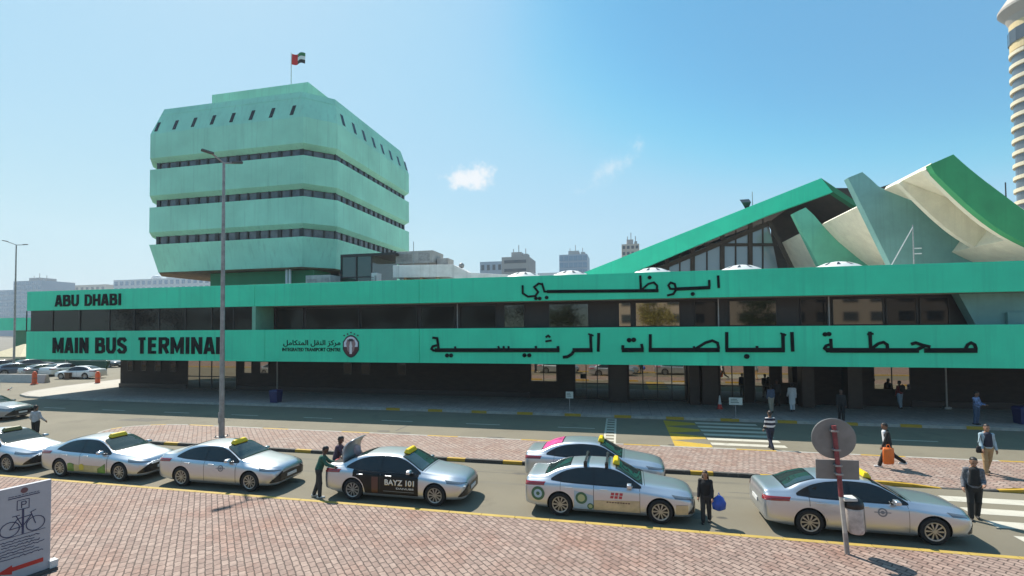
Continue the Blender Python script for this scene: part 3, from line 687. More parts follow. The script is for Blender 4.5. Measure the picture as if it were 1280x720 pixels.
tband([(.62, 15.70), (.5, 15.63), (0, 16.05), (0, 18.75), (.22, 18.75), (.25, 18.1), (.62, 18.1)])
m = MB(); m.loft([octa(.6, 11.75), octa(0, 14.7), octa(.22, 14.7), octa(.25, 14.1), octa(.62, 14.1)]); tw(m, 'balcony_band', M['tower'])
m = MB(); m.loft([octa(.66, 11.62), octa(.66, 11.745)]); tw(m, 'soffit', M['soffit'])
m = MB(); m.loft([octa(1.5, 29.0), octa(1.5, 29.3)]); tw(m, 'roof_slab', M['roofdeck'])
# mullions along the three strips, on the two visible sides and the chamfer
g = .58
for z0, z1 in ((22.31, 23.79), (18.11, 19.69), (14.11, 15.69)):
    n = 14
    for i in range(n+1):
        m = MB(); xx = TXL+g+TC + (TXR-TXL-2*g-2*TC)*i/n; wd = .09 if i % 2 else .20
        m.box(xx-wd, xx+wd, TY+g-.10, TY+g+.01, z0, z1); tw(m, 'mullion', M['frame'])
    for i in range(n+1):
        m = MB(); yy = TY+g+TC + (TYB-TY-2*g-2*TC)*i/n; wd = .09 if i % 2 else .20
        m.box(TXR-g-.01, TXR-g+.10, yy-wd, yy+wd, z0, z1); tw(m, 'mullion', M['frame'])
    for t in (.33, .67):
        m = MB(); cx_, cy_ = TXR-g-TC+TC*t, TY+g+TC*t
        m.hexa([(cx_-.06, cy_-.16, z0), (cx_+.06, cy_-.04, z0), (cx_+.0, cy_+.1, z0), (cx_-.12, cy_, z0)], [(cx_-.06, cy_-.16, z1), (cx_+.06, cy_-.04, z1), (cx_, cy_+.1, z1), (cx_-.12, cy_, z1)]); tw(m, 'mullion', M['frame'])
# small slanted windows in the top band: front and right side
for px_, py_ in ((199, 159.5), (221.5, 157), (244.5, 153.7), (268, 150.7), (292.3, 147.8), (316.6, 144.8), (341.7, 142), (367.7, 138.7)):
    p = PY(px_, py_, TY+.42); zc = p[2]; xc = p[0]
    def yy(z): return TY + (z-26.8)/(29.85-26.8)*.85
    m = MB(); h_ = .55; w2 = .20; dx = .07
    m.loft([[(xc-w2-dx, yy(zc-h_)-.03, zc-h_), (xc+w2-dx, yy(zc-h_)-.03, zc-h_), (xc+w2+dx, yy(zc+h_)-.03, zc+h_), (xc-w2+dx, yy(zc+h_)-.03, zc+h_)], [(xc-w2-dx, yy(zc-h_)+.1, zc-h_), (xc+w2-dx, yy(zc-h_)+.1, zc-h_), (xc+w2+dx, yy(zc+h_)+.1, zc+h_), (xc-w2+dx, yy(zc+h_)+.1, zc+h_)]])
    tw(m, 'window', M['glass'])
for px_, py_ in ((426.8, 150.5), (441.3, 160.8), (453.7, 169.8), (465.8, 178.5), (476.7, 186.6), (487.2, 194.2), (497, 201.4), (506, 207.7)):
    p = PX(px_, py_, TXR-.42); zc = p[2]; yc = p[1]
    def xx_(z): return TXR - (z-26.8)/(29.85-26.8)*.85
    m = MB(); h_ = .62; w2 = .26
    m.loft([[(xx_(zc-h_)+.03, yc-w2, zc-h_), (xx_(zc-h_)+.03, yc+w2, zc-h_), (xx_(zc+h_)+.03, yc+w2, zc+h_), (xx_(zc+h_)+.03, yc-w2, zc+h_)], [(xx_(zc-h_)-.1, yc-w2, zc-h_), (xx_(zc-h_)-.1, yc+w2, zc-h_), (xx_(zc+h_)-.1, yc+w2, zc+h_), (xx_(zc+h_)-.1, yc-w2, zc+h_)]])
    tw(m, 'window', M['glass'])
m = MB(); hx0, hx1 = PY(265, 120, 45.5)[0], PY(385, 110, 45.5)[0]; hz_ = PY(385, 102.5, 45.5)[2]
m.box(hx0, hx1, 45.5, 57, 29.3, hz_); tw(m, 'penthouse', M['tower'])
# core and posts under the tower
cx0 = PY(263, 340, 44)[0]; cx1 = PY(392, 340, 44)[0]
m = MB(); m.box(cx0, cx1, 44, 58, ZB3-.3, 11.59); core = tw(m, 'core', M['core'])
for px_ in (291, 311, 331, 352): p = PY(px_, 352, 43.95); m = MB(); m.box(p[0]-.3, p[0]+.3, 43.93, 43.98, 8.9, 9.35); tw(m, 'vent', M['black'], core)
for px_ in (358.5, 362.5): p = PY(px_, 340, 43.2); m = MB(); m.tube([(p[0], 43.2, ZB3-.3), (p[0], 43.2, 11.6)], .13, 10); tw(m, 'post', M['white'], smooth=False)
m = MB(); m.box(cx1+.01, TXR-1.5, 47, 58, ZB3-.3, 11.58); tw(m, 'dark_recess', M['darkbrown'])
# glazed stair head beside the tower
SX0, SX1 = PY(427, 335, 38.6)[0], PY(465, 335, 38.6)[0]; sz = PY(430, 320, 38.6)[2]
W2 = empty('glass_stair_head', (SX0, 38.6, ZB3-.25), 0, 'small dark green glazed box on the terminal roof at the foot of the tower', 'roof structure')
def sh(m_, name, mats): o = m_.build(name, mats, W2); o.matrix_parent_inverse = Matrix.Translation(-Vector(W2.location)); return o
m = MB(); m.box(SX0, SX1, 38.6, 43.5, ZB3-.25, sz-.1); sh(m, 'glazing', mat('green_tinted_glass', (.02, .06, .04), .06, ior=1.8))
m = MB(); m.box(SX0-.05, SX1+2.2, 38.5, 44, sz-.1, sz+.12)
for xx in (SX0, (SX0+SX1)/2, SX1): m.box(xx-.05, xx+.05, 38.5, 38.59, ZB3-.25, sz-.1)
m.box(SX0, SX1, 38.52, 38.59, 10.0, 10.08); sh(m, 'frame', M['frame'])
# flag
fp = PY(364, 103.5, 47.5); ft = PY(364, 66, 47.5)
FL = empty('flag', (fp[0], 47.5, hz_), 0, 'red, green, white and black flag on a thin pole above the tower', 'flag')
m = MB(); m.tube([(0, 0, -.02), (0, 0, ft[2]-hz_)], [.06, .04], 8); m.build('pole', M['white'], FL)
fh = 1.25; fz = ft[2]-hz_-.1
def cloth(u0, u1, v0, v1, name, col):
    m = MB(); n = 10
    def P(u, v): x = u*1.75; return (x+.04, .16*math.sin(x*3.6)+.05*v, fz - (1-v)*fh - .20*u*u - .06*math.sin(x*3))
    us = np.linspace(u0, u1, n)
    for a, b in zip(us, us[1:]): m.loft([[P(a, v0), P(b, v0), P(b, v1), P(a, v1)], [tuple(np.array(P(a, v0))+(0, .012, 0)), tuple(np.array(P(b, v0))+(0, .012, 0)), tuple(np.array(P(b, v1))+(0, .012, 0)), tuple(np.array(P(a, v1))+(0, .012, 0))]])
    m.build(name, mat('flag_'+name+str(len(bpy.data.materials)), col, .8), FL)
cloth(0, .42, 0, 1, 'red_band', (.62, .02, .02)); cloth(.421, 1, .67, 1, 'green_band', (.01, .16, .05)); cloth(.421, 1, .34, .669, 'white_band', (.7, .7, .68)); cloth(.421, 1, 0, .339, 'black_band', (.015, .015, .015))

# ------------------------------------------------------------------ plant and masts on the terminal roof
RZF = ZB3-.25
def box_thing(name, label, cat, x0, x1, y0, y1, z0, z1, mt, group=None, extra=None):
    e = empty(name, ((x0+x1)/2, y0, z0), 0, label, cat, group); m = MB()
    w2 = (x1-x0)/2
    m.box(-w2, w2, 0, y1-y0, 0, z1-z0); m.build('casing', mt, e, bevel=.03)
    if extra: extra(e, w2, y1-y0, z1-z0)
    return e
def X_(px_, py_, Y): return PY(px_, py_, Y)[0]
def Z_(px_, py_, Y): return PY(px_, py_, Y)[2]
duct = mat('dusty_duct', (.66, .65, .62), .7, var=.15, vscale=1.2, streak=.3)
bxm = mat('dusty_unit', (.42, .40, .37), .7, var=.2, vscale=1.5, streak=.3)
Yd = 37.0
e = empty('air_duct', (X_(492, 340, Yd), Yd, RZF), 0, 'long pale grey air duct stepping down along the terminal roof beside the tower', 'duct'); ox = e.location.x
m = MB(); pts = [(491, 331.5), (566, 330.5), (586, 340.5), (640, 343.5)]; low = [(640, 352), (586, 352), (560, 346), (491, 347)]
m.prism([(X_(a, b, Yd)-ox, Z_(a, b, Yd)-RZF) for a, b in pts+low], 0, 2.2); m.build('casing', duct, e, bevel=.04)
m = MB()
for a in (505, 525, 545): m.box(X_(a, 345, Yd)-ox-.12, X_(a, 345, Yd)-ox+.12, .2, 2.0, 0, Z_(a, 346.5, Yd)-RZF)
m.build('support', mat('rusty_support', (.30, .20, .11), .8, var=.3), e)
def louvre(e, w2, d, h):
    m = MB()
    for k in range(5): m.box(-w2*.85, -w2*.1, -.05, -.005, h*.2+k*h*.13, h*.2+k*h*.13+h*.07)
    m.box(w2*.25, w2*.85, -.04, -.005, h*.15, h*.85); m.build('grille', M['greysteel'], e)
box_thing('air_handling_unit', 'wide brownish grey air handling unit above the duct by the tower', 'rooftop unit', X_(494.6, 320, 39.4), X_(541, 320, 39.4), 39.4, 42, Z_(520, 329, 39.4), Z_(520, 313.6, 39.4), bxm, None, louvre)
m = MB(); e2 = empty('unit_stand', (X_(517, 330, 39.4), 40.2, RZF), 0, 'steel stand under the wide rooftop unit', 'stand')
hh = Z_(520, 329, 39.4)-RZF
for a in (-1.3, 1.3):
    for b in (-.6, 1.6): m.box(a-.08, a+.08, b-.08, b+.08, 0, hh-.003)
m.build('leg', M['greysteel'], e2)
box_thing('air_conditioner', 'small dark rooftop unit right of the wide one', 'rooftop unit', X_(546, 326, 40), X_(560, 326, 40), 40, 41.5, RZF, Z_(550, 322.8, 40), bxm, None, louvre)
box_thing('air_conditioner', 'low grey rooftop unit in front of the shadowed tower base', 'rooftop unit', X_(382, 348, 36.5), X_(413, 348, 36.5), 36.5, 38, RZF, Z_(400, 343.8, 36.5), bxm, None, louvre)
box_thing('air_conditioner', 'small pale rooftop unit at the right foot of the glass stair head', 'rooftop unit', X_(464, 345, 36.2), X_(471, 345, 36.2), 36.2, 37, RZF, Z_(467, 341, 36.2), mat('pale_unit', (.6, .6, .58), .5), None, louvre)
def mast(name, label, cat, px_, py0, py1, Y, r, extra=None):
    x = X_(px_, py0, Y); e = empty(name, (x, Y, RZF), 0, label, cat); m = MB(); m.tube([(0, 0, 0), (0, 0, Z_(px_, py1, Y)-RZF)], [r, r*.6], 6); m.build('pole', M['steel'], e)
    if extra: extra(e, Z_(px_, py1, Y)-RZF)
    return e
mast('roof_mast', 'short thin mast standing above the wide rooftop unit', 'mast', 517, 330, 302, 39.1, .05)
def guy(e, h):
    m = MB(); m.tube([(-1.75, 0, .05), (0, 0, h*.96)], .035, 5)
    m.build('stay', M['white'], e)
    m = MB()
    for k, z in enumerate((.45, .55)): m.box(.03, .45, -.03, .03, h*z, h*z+.06)
    m.build('arm', M['white'], e)
mm = mast('antenna_mast', 'slim white antenna mast with a slanted stay before the grey green fin', 'mast', 1142.5, 331, 281, 36.6, .055, guy); mm.children[0].data.materials[0] = M['white']
def ball(e, h): m = MB(); m.lathe([(.001, -.25), (.2, -.15), (.25, 0), (.2, .15), (.001, .25)], (0, 0, h), 10); m.build('ball', M['greysteel'], e, smooth=True)
mast('vent_pipe', 'vent pipe with round dark head above the low end of the duct', 'vent', 577, 345, 332, 38, .08, ball)
p = PY(934, 258, 53); e = empty('horn_speaker', (p[0], 53.2, Z_(934, 262, 53.2)-.1), 0, 'dark horn speaker and lightning rod on the sloping gable edge', 'speaker')
m = MB(); m.loft([[(-.15, -.1, .15), (.15, -.1, .15), (.15, .1, .35), (-.15, .1, .35)], [(-.6, -.5, .75), (.3, -.5, .75), (.3, .3, 1.25), (-.6, .3, 1.25)]]); m.build('horn', M['black'], e)
m = MB(); m.tube([(0, 0, -.3), (0, 0, .3)], .08, 6); m.build('bracket', M['black'], e)
m = MB(); m.tube([(.55, 0, -.3), (.55, 0, 1.9)], .035, 5); m.build('rod', M['greysteel'], e)
mast('roof_mast', 'thin dark mast behind the curved fascia near the far round tower', 'mast', 1258, 262, 228, 60, .10).children[0].data.materials[0] = M['black']

# ------------------------------------------------------------------ buildings beyond
def far_block(label, px0, px1, ptop, Y, depth, wall, glass, rows, cols, ww=.6, wh=.55, pbot=420, roof=None, cat='building', name='apartment_building'):
    x0, x1 = X_(px0, ptop, Y), X_(px1, ptop, Y); zt = Z_((px0+px1)/2, ptop, Y); zb = 0
    e = empty(name, ((x0+x1)/2, Y, 0), 0, label, cat); w2 = (x1-x0)/2
    m = MB(); m.box(-w2, w2, 0, depth, 0, zt); m.build('wall', wall, e)
    zv = max(8, Z_((px0+px1)/2, pbot, Y)); fh_ = (zt-zv)/rows; cw = (x1-x0)/cols
    m = MB(); m.box(-cw*ww/2, cw*ww/2, -.15, -.01, -fh_*wh/2, fh_*wh/2); me = m.mesh('window', glass)
    for r_ in range(rows):
        for c_ in range(cols): link('window', me, e, (-w2+cw*(c_+.5), 0, zv+fh_*(r_+.45)))
    if roof: roof(e, w2, depth, zt)
    return e
fg = mat('far_blue_glass', (.16, .28, .40), .1, ior=1.8); fgd = mat('far_dark_glass', (.06, .08, .10), .15)
fw = mat('far_white_render', (.66, .66, .66), .8, var=.05, vscale=.05); fb = mat('far_beige_render', (.55, .46, .38), .8, var=.05, vscale=.05)
fgw = mat('far_blue_grey_panel', (.34, .42, .50), .6); fgr = mat('far_grey_render', (.36, .35, .34), .8)
def plant(e, w2, d, zt):
    m = MB(); m.box(-w2*.4, w2*.35, d*.2, d*.7, zt, zt+3.0); m.box(w2*.5, w2*.8, d*.2, d*.5, zt, zt+2); m.build('roof_plant', fgr, e)
    for k, q in enumerate((-.3, .1, .62)):
        m = MB(); m.tube([(w2*q, d*.3, zt), (w2*q, d*.3, zt+5+2*(k % 2))], .22, 5); m.build('antenna', fgr, e)
def arches(e, w2, d, zt):
    for k in range(5):
        m = MB(); x = -w2*.35 + k*w2*.3; m.lathe([(4.2, 0), (4.2, 2.2), (3.2, 3.6), (.01, 4.4)], (x, d*.2+4.4, zt-.01), 12); m.build('roof_pavilion', fw, e)
far_block('blue grey office slab at the far left edge behind the lamp', -30, 23, 363, 330, 30, fgw, fg, 5, 9, .85, .6, 398, None, 'building', 'office_block')
far_block('taller pale blue glass tower just left of the terminal band', 17, 52, 351, 300, 25, fgw, fg, 8, 7, .8, .6, 398, plant, 'building', 'office_block')
far_block('low beige rooftop block peeping over the ABU DHABI band', 93, 132, 356, 420, 30, fb, fgd, 4, 6, .5, .5, 395, None)
far_block('long white apartment row with blue windows left of the tower', 142, 270, 348, 340, 30, fw, fg, 5, 18, .55, .6, 390, arches)
far_block('pale block with a dark mural patch right of the rooftop ducts', 600, 628, 327, 260, 20, fgw, fgd, 4, 4, .5, .5, 380, None)
far_block('brown grey block with ledges behind the band right of the ducts', 627, 661, 321, 240, 20, fgr, fgd, 5, 1, .8, .35, 375, plant)
far_block('light blue glass block left of the sloping gable', 699, 734, 318, 300, 24, fgw, fg, 6, 6, .9, .7, 370, plant)
far_block('faint pale block low beside the sloping gable', 672, 700, 341, 400, 24, fw, fgd, 2, 5, .5, .5, 370, None)
far_block('cream tower top showing above the slope of the gable', 777, 799, 305, 260, 18, fb, fgd, 6, 4, .6, .5, 350, plant)
# the round tower at the right edge
Yt = 150.0; xc = X_(1300, 150, Yt); rr = xc - X_(1269.5, 150, Yt)
e = empty('round_tower', (xc, Yt, 0), 0, 'tall round tower with cream balcony rings at the right edge', 'tower')
m = MB(); m.lathe([(rr-.5, 0), (rr-.5, Z_(1270, 60, Yt))], (0, 0, 0), 40); m.build('glass_drum', mat('blue_grey_glass', (.07, .09, .11), .12, ior=1.8, var=.3, vscale=.15), e, smooth=False)
zt0 = Z_(1270, 62, Yt); zt1 = Z_(1270, 268, Yt); n = 18; fh_ = (zt0-zt1)/13.2
cream = mat('cream_ring', (.68, .60, .42), .7)
m = MB(); m.lathe([(rr-.49, 0), (rr, .05), (rr, fh_*.30), (rr-.49, fh_*.30)], (0, 0, 0), 40); rm = m.mesh('balcony_ring', cream)
z = zt0-fh_*.4
while z > 20: link('balcony_ring', rm, e, (0, 0, z)); z -= fh_
m = MB(); m.lathe([(rr-.2, zt0), (rr-.2, Z_(1270, 28, Yt))], (0, 0, 0), 40); crown = m.build('crown_drum', mat('gold_drum', (.62, .47, .22), .6), e)
m = MB()
for k in range(16):
    a = 2*math.pi*k/16; c_, s_ = math.cos(a), math.sin(a); q = rr-.15
    m.hexa([((q)*c_-1.1*s_*d, (q)*s_+1.1*c_*d, zt0+2.0) for d in (-1, 1)]+[((q+.1)*c_-1.1*s_*d, (q+.1)*s_+1.1*c_*d, zt0+2.0) for d in (1, -1)], [((q)*c_-1.1*s_*d, (q)*s_+1.1*c_*d, zt0+5.5) for d in (-1, 1)]+[((q+.1)*c_-1.1*s_*d, (q+.1)*s_+1.1*c_*d, zt0+5.5) for d in (1, -1)])
m.build('slot', fgd, crown)
zc = Z_(1270, 20, Yt); m = MB(); m.lathe([(rr*.95, Z_(1270, 28, Yt)+.01), (rr*1.08, zc), (rr*1.36, Z_(1252, 13, Yt)), (rr*1.36, Z_(1252, 10, Yt)), (rr*1.0, Z_(1270, -6, Yt)), (.1, Z_(1270, -8, Yt))], (0, 0, 0), 40); m.build('flared_cap', mat('cap_grey', (.40, .36, .31), .7), e)

# green annex, tent, parked things at the far left
ax0, ax1 = X_(-60, 405, 62), X_(33, 405, 62)
e = empty('green_annex', (ax1, 62, 0), 0, 'green fascia of a low annex behind the left end of the terminal', 'building')
m = MB(); m.box(ax0-ax1, 4, 0, .5, Z_(15, 413, 62), Z_(15, 397.5, 62)); m.build('fascia', M['band'], e)
m = MB(); m.box(X_(21, 420, 63)-ax1, 4, .6, 12, 0, Z_(15, 413, 62)-.02); m.build('wall', M['core'], e)
m = MB(); m.box(ax0-ax1, 4, .51, 12, Z_(15, 413, 62)+.02, Z_(15, 398, 62)-.2); m.build('roof', M['roofdeck'], e)
p = PY(8, 447, 52); e = empty('shade_tent', (p[0], 52, 0), 0, 'pale canvas car park tent at the left edge', 'tent')
m = MB(); zt_ = Z_(8, 430, 55); zb_ = Z_(8, 446, 52)
ring = [(-4.5, 0, zb_), (2.6, 0, zb_+.0), (2.6, 6, zb_), (-4.5, 6, zb_)]
m.loft([[(a, b, c-.25) for a, b, c in ring], ring, [(-1.2, 2.8, zt_), (-.8, 2.8, zt_), (-.8, 3.2, zt_), (-1.2, 3.2, zt_)]]); m.build('canvas', M['tent'], e)
for a, b in ((-4.4, .1), (2.5, .1), (2.5, 5.9), (-4.4, 5.9)): m = MB(); m.tube([(a, b, 0), (a, b, zb_-.1)], .06, 6); m.build('leg', M['steel'], e)
p = PY(112, 460, 47); e = empty('shade_canopy', (p[0], 47, 0), 0, 'dark green sloping canopy under the left overhang of the terminal', 'canopy')
m = MB(); z0, z1 = Z_(112, 467, 47), Z_(112, 451, 47); m.loft([[(-3.2, 0, z0+.9), (2.1, 0, z0), (2.1, .3, z0), (-3.2, .3, z0+.9)], [(-3.6, 0, z1), (2.9, 0, z1), (2.9, .3, z1), (-3.6, .3, z1)]]); m.build('hood', mat('dark_green_canvas', (.012, .07, .045), .8), e)
for a in (-2.8, 1.9): m = MB(); m.tube([(a, .15, 0), (a, .15, z0+.6)], .06, 6); m.build('leg', M['steel'], e)
def bollard(px_, py_, label):
    p = G(px_, py_); e = empty('traffic_bollard', (p[0], p[1], 0), 0, label, 'bollard', 'orange bollards by the car park'); m = MB()
    m.lathe([(.30, 0), (.30, .1), (.21, .16), (.20, 1.12), (.13, 1.2), (.13, 1.30), (.001, 1.33)], (0, 0, 0), 14); m.build('post', M['orange'], e, smooth=True); smooth_by_angle(e.children[0].data)
    m = MB(); m.lathe([(.215, .55), (.215, .72)], (0, 0, 0), 14); m.build('reflective_band', mat('dull_red_band', (.5, .12, .07), .4), e)
bollard(43, 480.5, 'orange plastic bollard at the end of the white low barrier'); bollard(122, 480.5, 'orange plastic bollard standing alone left of the brown stone wall')
pr0, pr1 = G(-25, 477), G(59, 478.5)
e = empty('low_barrier', (pr1[0], pr1[1], 0), math.atan2(pr1[1]-pr0[1], pr1[0]-pr0[0]), 'low white concrete barrier in front of the parked cars', 'barrier'); L_ = math.hypot(pr1[0]-pr0[0], pr1[1]-pr0[1])
m = MB(); m.loft([[(-L_, -.3, 0), (-L_, .3, 0), (-L_, .12, .85), (-L_, -.12, .85)], [(0, -.3, 0), (0, .3, 0), (0, .12, .85), (0, -.12, .85)]]); m.build('block', mat('barrier_concrete', (.45, .43, .40), .8, var=.1), e)
p0, p1 = PY(-6, 497, 33.5), PY(15, 484.5, 33.5)
e = empty('boom_gate', (p0[0], 33.5, 0), 0, 'red and white boom arm slanting up at the left edge', 'barrier arm'); m = MB(); dx, dz = p1[0]-p0[0], p1[2]-p0[2]
m.tube([(0, 0, p0[2]), (dx, 0, p1[2])], .05, 6); m.build('arm', stripes_mat('boom_stripes', (.6, .05, .04), (.75, .75, .73), .9, 'x'), e)
m = MB(); m.box(-.25, .25, -.2, .2, 0, max(.9, p0[2]+.1)); m.build('housing', M['white'], e)
p = G(87, 474); e = empty('crate', (p[0], p[1], 0), 0, 'small brown crate between the two orange bollards', 'crate'); m = MB(); m.box(-.35, .35, -.3, .3, 0, .7); m.build('body', mat('brown_board', (.10, .05, .025), .8, var=.2), e); m = MB(); m.box(-.39, .39, -.34, .34, .702, .76); m.build('lid', mat('brown_lid', (.13, .07, .04), .8), e)

# ------------------------------------------------------------------ street furniture
def street_lamp(x, y, z, h, label, ha=1.0, rz=0.0):
    e = empty('street_lamp', (x, y, z), rz, label, 'street lamp', 'double-armed street lamps'); m = MB()
    m.tube([(0, 0, 0), (0, 0, .9)], [.14, .14], 12); m.tube([(0, 0, .9), (0, 0, h*.55), (0, 0, h)], [.125, .10, .065], 12); m.build('pole', M['greysteel'], e, smooth=True); smooth_by_angle(e.children[-1].data)
    m = MB(); m.box(-.24, .24, -.24, .24, -.01, .03)
    for a in (-.18, .18):
        for b in (-.18, .18): m.tube([(a, b, .02), (a, b, .11)], .03, 6)
    m.build('base_plate', M['greysteel'], e)
    m = MB(); m.tube([(-.36*ha, -.4*ha, h+.36), (0, 0, h-.02), (.30*ha, .32*ha, h+.06)], .045, 6); m.build('arm', M['greysteel'], e)
    for sx, sy, k, zz in ((-.36, -.4, .44, .36), (.30, .32, .40, .06)):
        a = math.atan2(sy, sx); c_, s_ = math.cos(a), math.sin(a); m = MB(); L0 = 1.05*k; zc = h+zz
        P = lambda u, v, z: (sx*ha+u*c_-v*s_, sy*ha+u*s_+v*c_, z)
        m.hexa([P(-.1, -.13, zc-.04), P(L0, -.15, zc+.06), P(L0, .15, zc+.06), P(-.1, .13, zc-.04)], [P(-.1, -.10, zc+.06), P(L0*.9, -.12, zc+.14), P(L0*.9, .12, zc+.14), P(-.1, .10, zc+.06)])
        m.build('lamp_head', mat('lamp_head_grey', (.10, .09, .085), .5), e, bevel=.02)
    m = MB(); m.box(-.075, .075, -.16, -.135, .7, 1.25); m.build('access_door', M['greysteel'], e)
    return e
street_lamp(-19.66, 20.57, MZ, 13.95, 'tall grey double-armed street lamp on the median in front of the tower')
street_lamp(-77.4, 47.2, 0, 16.8, 'distant double-armed street lamp at the left edge by the tent', 1.6)
# the leaning no-entry sign seen from behind, with a litter bin strapped to its post
e = empty('road_sign', (5.2, 13.02, KZ), 0, 'leaning sign post with a grey disc and plate seen from behind', 'road sign')
lean = lambda z: (-.075*z, -.01*z, z)
red = mat('faded_red_wrap', (.22, .045, .05), .6, var=.3, vscale=8)
def seg(z0, z1, r): m = MB(); m.tube([lean(z0), lean(z1)], r, 12); return m
post = seg(-.05, 1.34, .05).build('post', mat('pale_post', (.50, .48, .44), .5, metal=.2, var=.15, vscale=6), e); seg(1.345, 3.03, .052).build('post_wrap', red, e); seg(-.04, .50, .054).build('post_sleeve', M['greysteel'], e)
sgn = mat('sign_back_grey', (.22, .215, .205), .55, metal=.3, var=.15, vscale=3)
m = MB(); c = lean(2.70); m.lathe([(.001, .075), (.475, .075), (.485, .085), (.485, .10), (.001, .10)], (c[0], c[1], c[2]), 40, axis='y'); m.build('disc', sgn, e, smooth=False)
m = MB(); c = lean(1.96); m.hexa([(c[0]-.46, c[1]+.07, c[2]-.24), (c[0]+.47, c[1]+.07, c[2]-.22), (c[0]+.47, c[1]+.095, c[2]-.22), (c[0]-.46, c[1]+.095, c[2]-.24)], [(c[0]-.46, c[1]+.07, c[2]+.22), (c[0]+.47, c[1]+.07, c[2]+.24), (c[0]+.47, c[1]+.095, c[2]+.24), (c[0]-.46, c[1]+.095, c[2]+.22)]); m.build('plate', sgn, e, bevel=.004)
for z in (2.45, 2.9, 1.88, 2.08): m = MB(); c = lean(z); m.box(c[0]-.08, c[0]+.08, c[1]-.06, c[1]+.069, z-.02, z+.02); m.build('bracket', M['greysteel'], e)
e = empty('litter_bin', (5.42, 13.06, KZ+.5), R(-4), 'small pale litter bin with a dark hood strapped to the leaning sign post', 'bin'); e.rotation_euler = (0, R(-4), 0)
m = MB(); m.lathe([(.15, 0), (.17, .03), (.185, .55), (.19, .60)], (0, 0, 0), 20); m.build('body', mat('pale_bin', (.52, .47, .44), .5, var=.35, vscale=4, dirt=((.28, .12, .10), 3.0)), e, smooth=True)
m = MB(); m.lathe([(.20, .603), (.21, .66), (.19, .76), (.11, .83), (.001, .85)], (0, 0, 0), 20); m.build('hood', M['black'], e, smooth=True)
m = MB(); m.box(-.25, .02, -.20, .08, .80, .855); m.build('cap_plate', mat('pale_cap', (.6, .58, .54), .5), e)
m = MB(); m.tube([(.205, 0, .02), (.215, 0, .62)], .012, 6); m.build('strap', M['steel'], e)
# standing sign board for the bicycle parking
pr = G(62.5, 713, KZ); pl = G(0, 612, KZ+2.08); d = np.array([pl[0]-pr[0], pl[1]-pr[1]]); d /= np.hypot(*d); ang = math.atan2(-d[1], -d[0])
e = empty('bicycle_sign_board', (pr[0], pr[1], KZ), ang, 'grey standing board with a bicycle, small text and a red arrow', 'sign board')
bw_, bh_ = 1.02, 2.06
m = MB(); m.box(-bw_, 0, 0, .10, .06, bh_); m.build('panel', mat('board_grey', (.43, .43, .46), .5, var=.05), e, bevel=.008)
m = MB(); m.box(-bw_-.08, .1, -.12, .22, -.02, .058); m.build('base', mat('board_base', (.06, .06, .062), .6), e)
ink = mat('board_ink', (.035, .04, .10), .5)
def bp_(u, v): return (-bw_*(1-u), -.003, v)     # u 0..1 left to right, v height
_o = [0]
def bstroke(m, pts, wd=.018):
    _o[0] += 1; y0 = -.004-.0006*(_o[0] % 12); pts = [Vector((-bw_*(1-u), v)) for u, v in pts]
    for a, b in zip(pts, pts[1:]):
        t = (b-a); L0 = t.length; t.normalize(); n_ = Vector((-t.y, t.x))*wd/2; a2 = a - t*wd*.3; b2 = b+t*wd*.3
        m.face([((a2-n_).x, y0, (a2-n_).y), ((b2-n_).x, y0, (b2-n_).y), ((b2+n_).x, y0, (b2+n_).y), ((a2+n_).x, y0, (a2+n_).y)]); _o[0] += 1; y0 = -.004-.0006*(_o[0] % 12)
m = MB(); k = bw_
def circ(cx_, cz_, r, n=20): return [(cx_+r*math.cos(a)/bw_, cz_+r*math.sin(a)) for a in np.linspace(0, 2*math.pi, n+1)]
bstroke(m, circ(.33, 1.17, .155)); bstroke(m, circ(.74, 1.17, .155))
bstroke(m, [(.33, 1.17), (.45, 1.36), (.67, 1.38), (.53, 1.17), (.33, 1.17)]); bstroke(m, [(.53, 1.17), (.43, 1.42)]); bstroke(m, [(.37, 1.43), (.48, 1.43)]); bstroke(m, [(.74, 1.17), (.66, 1.44), (.74, 1.47)])
bstroke(m, [(.535, 1.02), (.535, 1.55)], .035); bstroke(m, [(.05, 1.0), (.90, 1.0)], .012)
bstroke(m, [(.44, 1.55), (.63, 1.55), (.63, 1.75), (.44, 1.75), (.44, 1.55)], .014); bstroke(m, [(.51, 1.58), (.51, 1.71), (.57, 1.71), (.585, 1.68), (.57, 1.645), (.51, 1.645)], .018)
m.build('bicycle_symbol', ink, e)
rnd = random.Random(3)
for r_ in range(7):          # lines of small writing, too fine to read in the photograph
    m = MB(); z = .92-.062*r_; u = .10+rnd.random()*.12; u1 = .92-rnd.random()*.2; pts = []
    while u < u1:
        l = .012+rnd.random()*.02; pts.append((u, z+(.016 if rnd.random() < .3 else .006)*rnd.choice((-1, 0, 1)))); u += l
    bstroke(m, pts, .016); m.build('text_line', ink, e)
m = MB(); rnd = random.Random(5); u = .30
while u < .78: l = .02+rnd.random()*.03; bstroke(m, [(u, 1.82), (u+l, 1.82)], .02); bstroke(m, [(u, 1.86), (u+l*.8, 1.86)], .014); u += l+.01
m.build('heading', ink, e)
m = MB(); m.lathe([(.001, 0), (.06, 0), (.06, .004), (.001, .004)], (-bw_*.45, -.006, 1.95), 20, axis='y'); m.build('emblem', mat('board_emblem', (.16, .07, .08), .5), e)
m = MB(); zc = .30; y0 = -.006; m.face([(-bw_*(1-.13), y0, zc), (-bw_*(1-.38), y0, zc-.10), (-bw_*(1-.38), y0, zc-.04), (-bw_*(1-.88), y0, zc-.04), (-bw_*(1-.88), y0, zc+.05), (-bw_*(1-.38), y0, zc+.05), (-bw_*(1-.38), y0, zc+.10)]); m.build('arrow', M['red'], e)
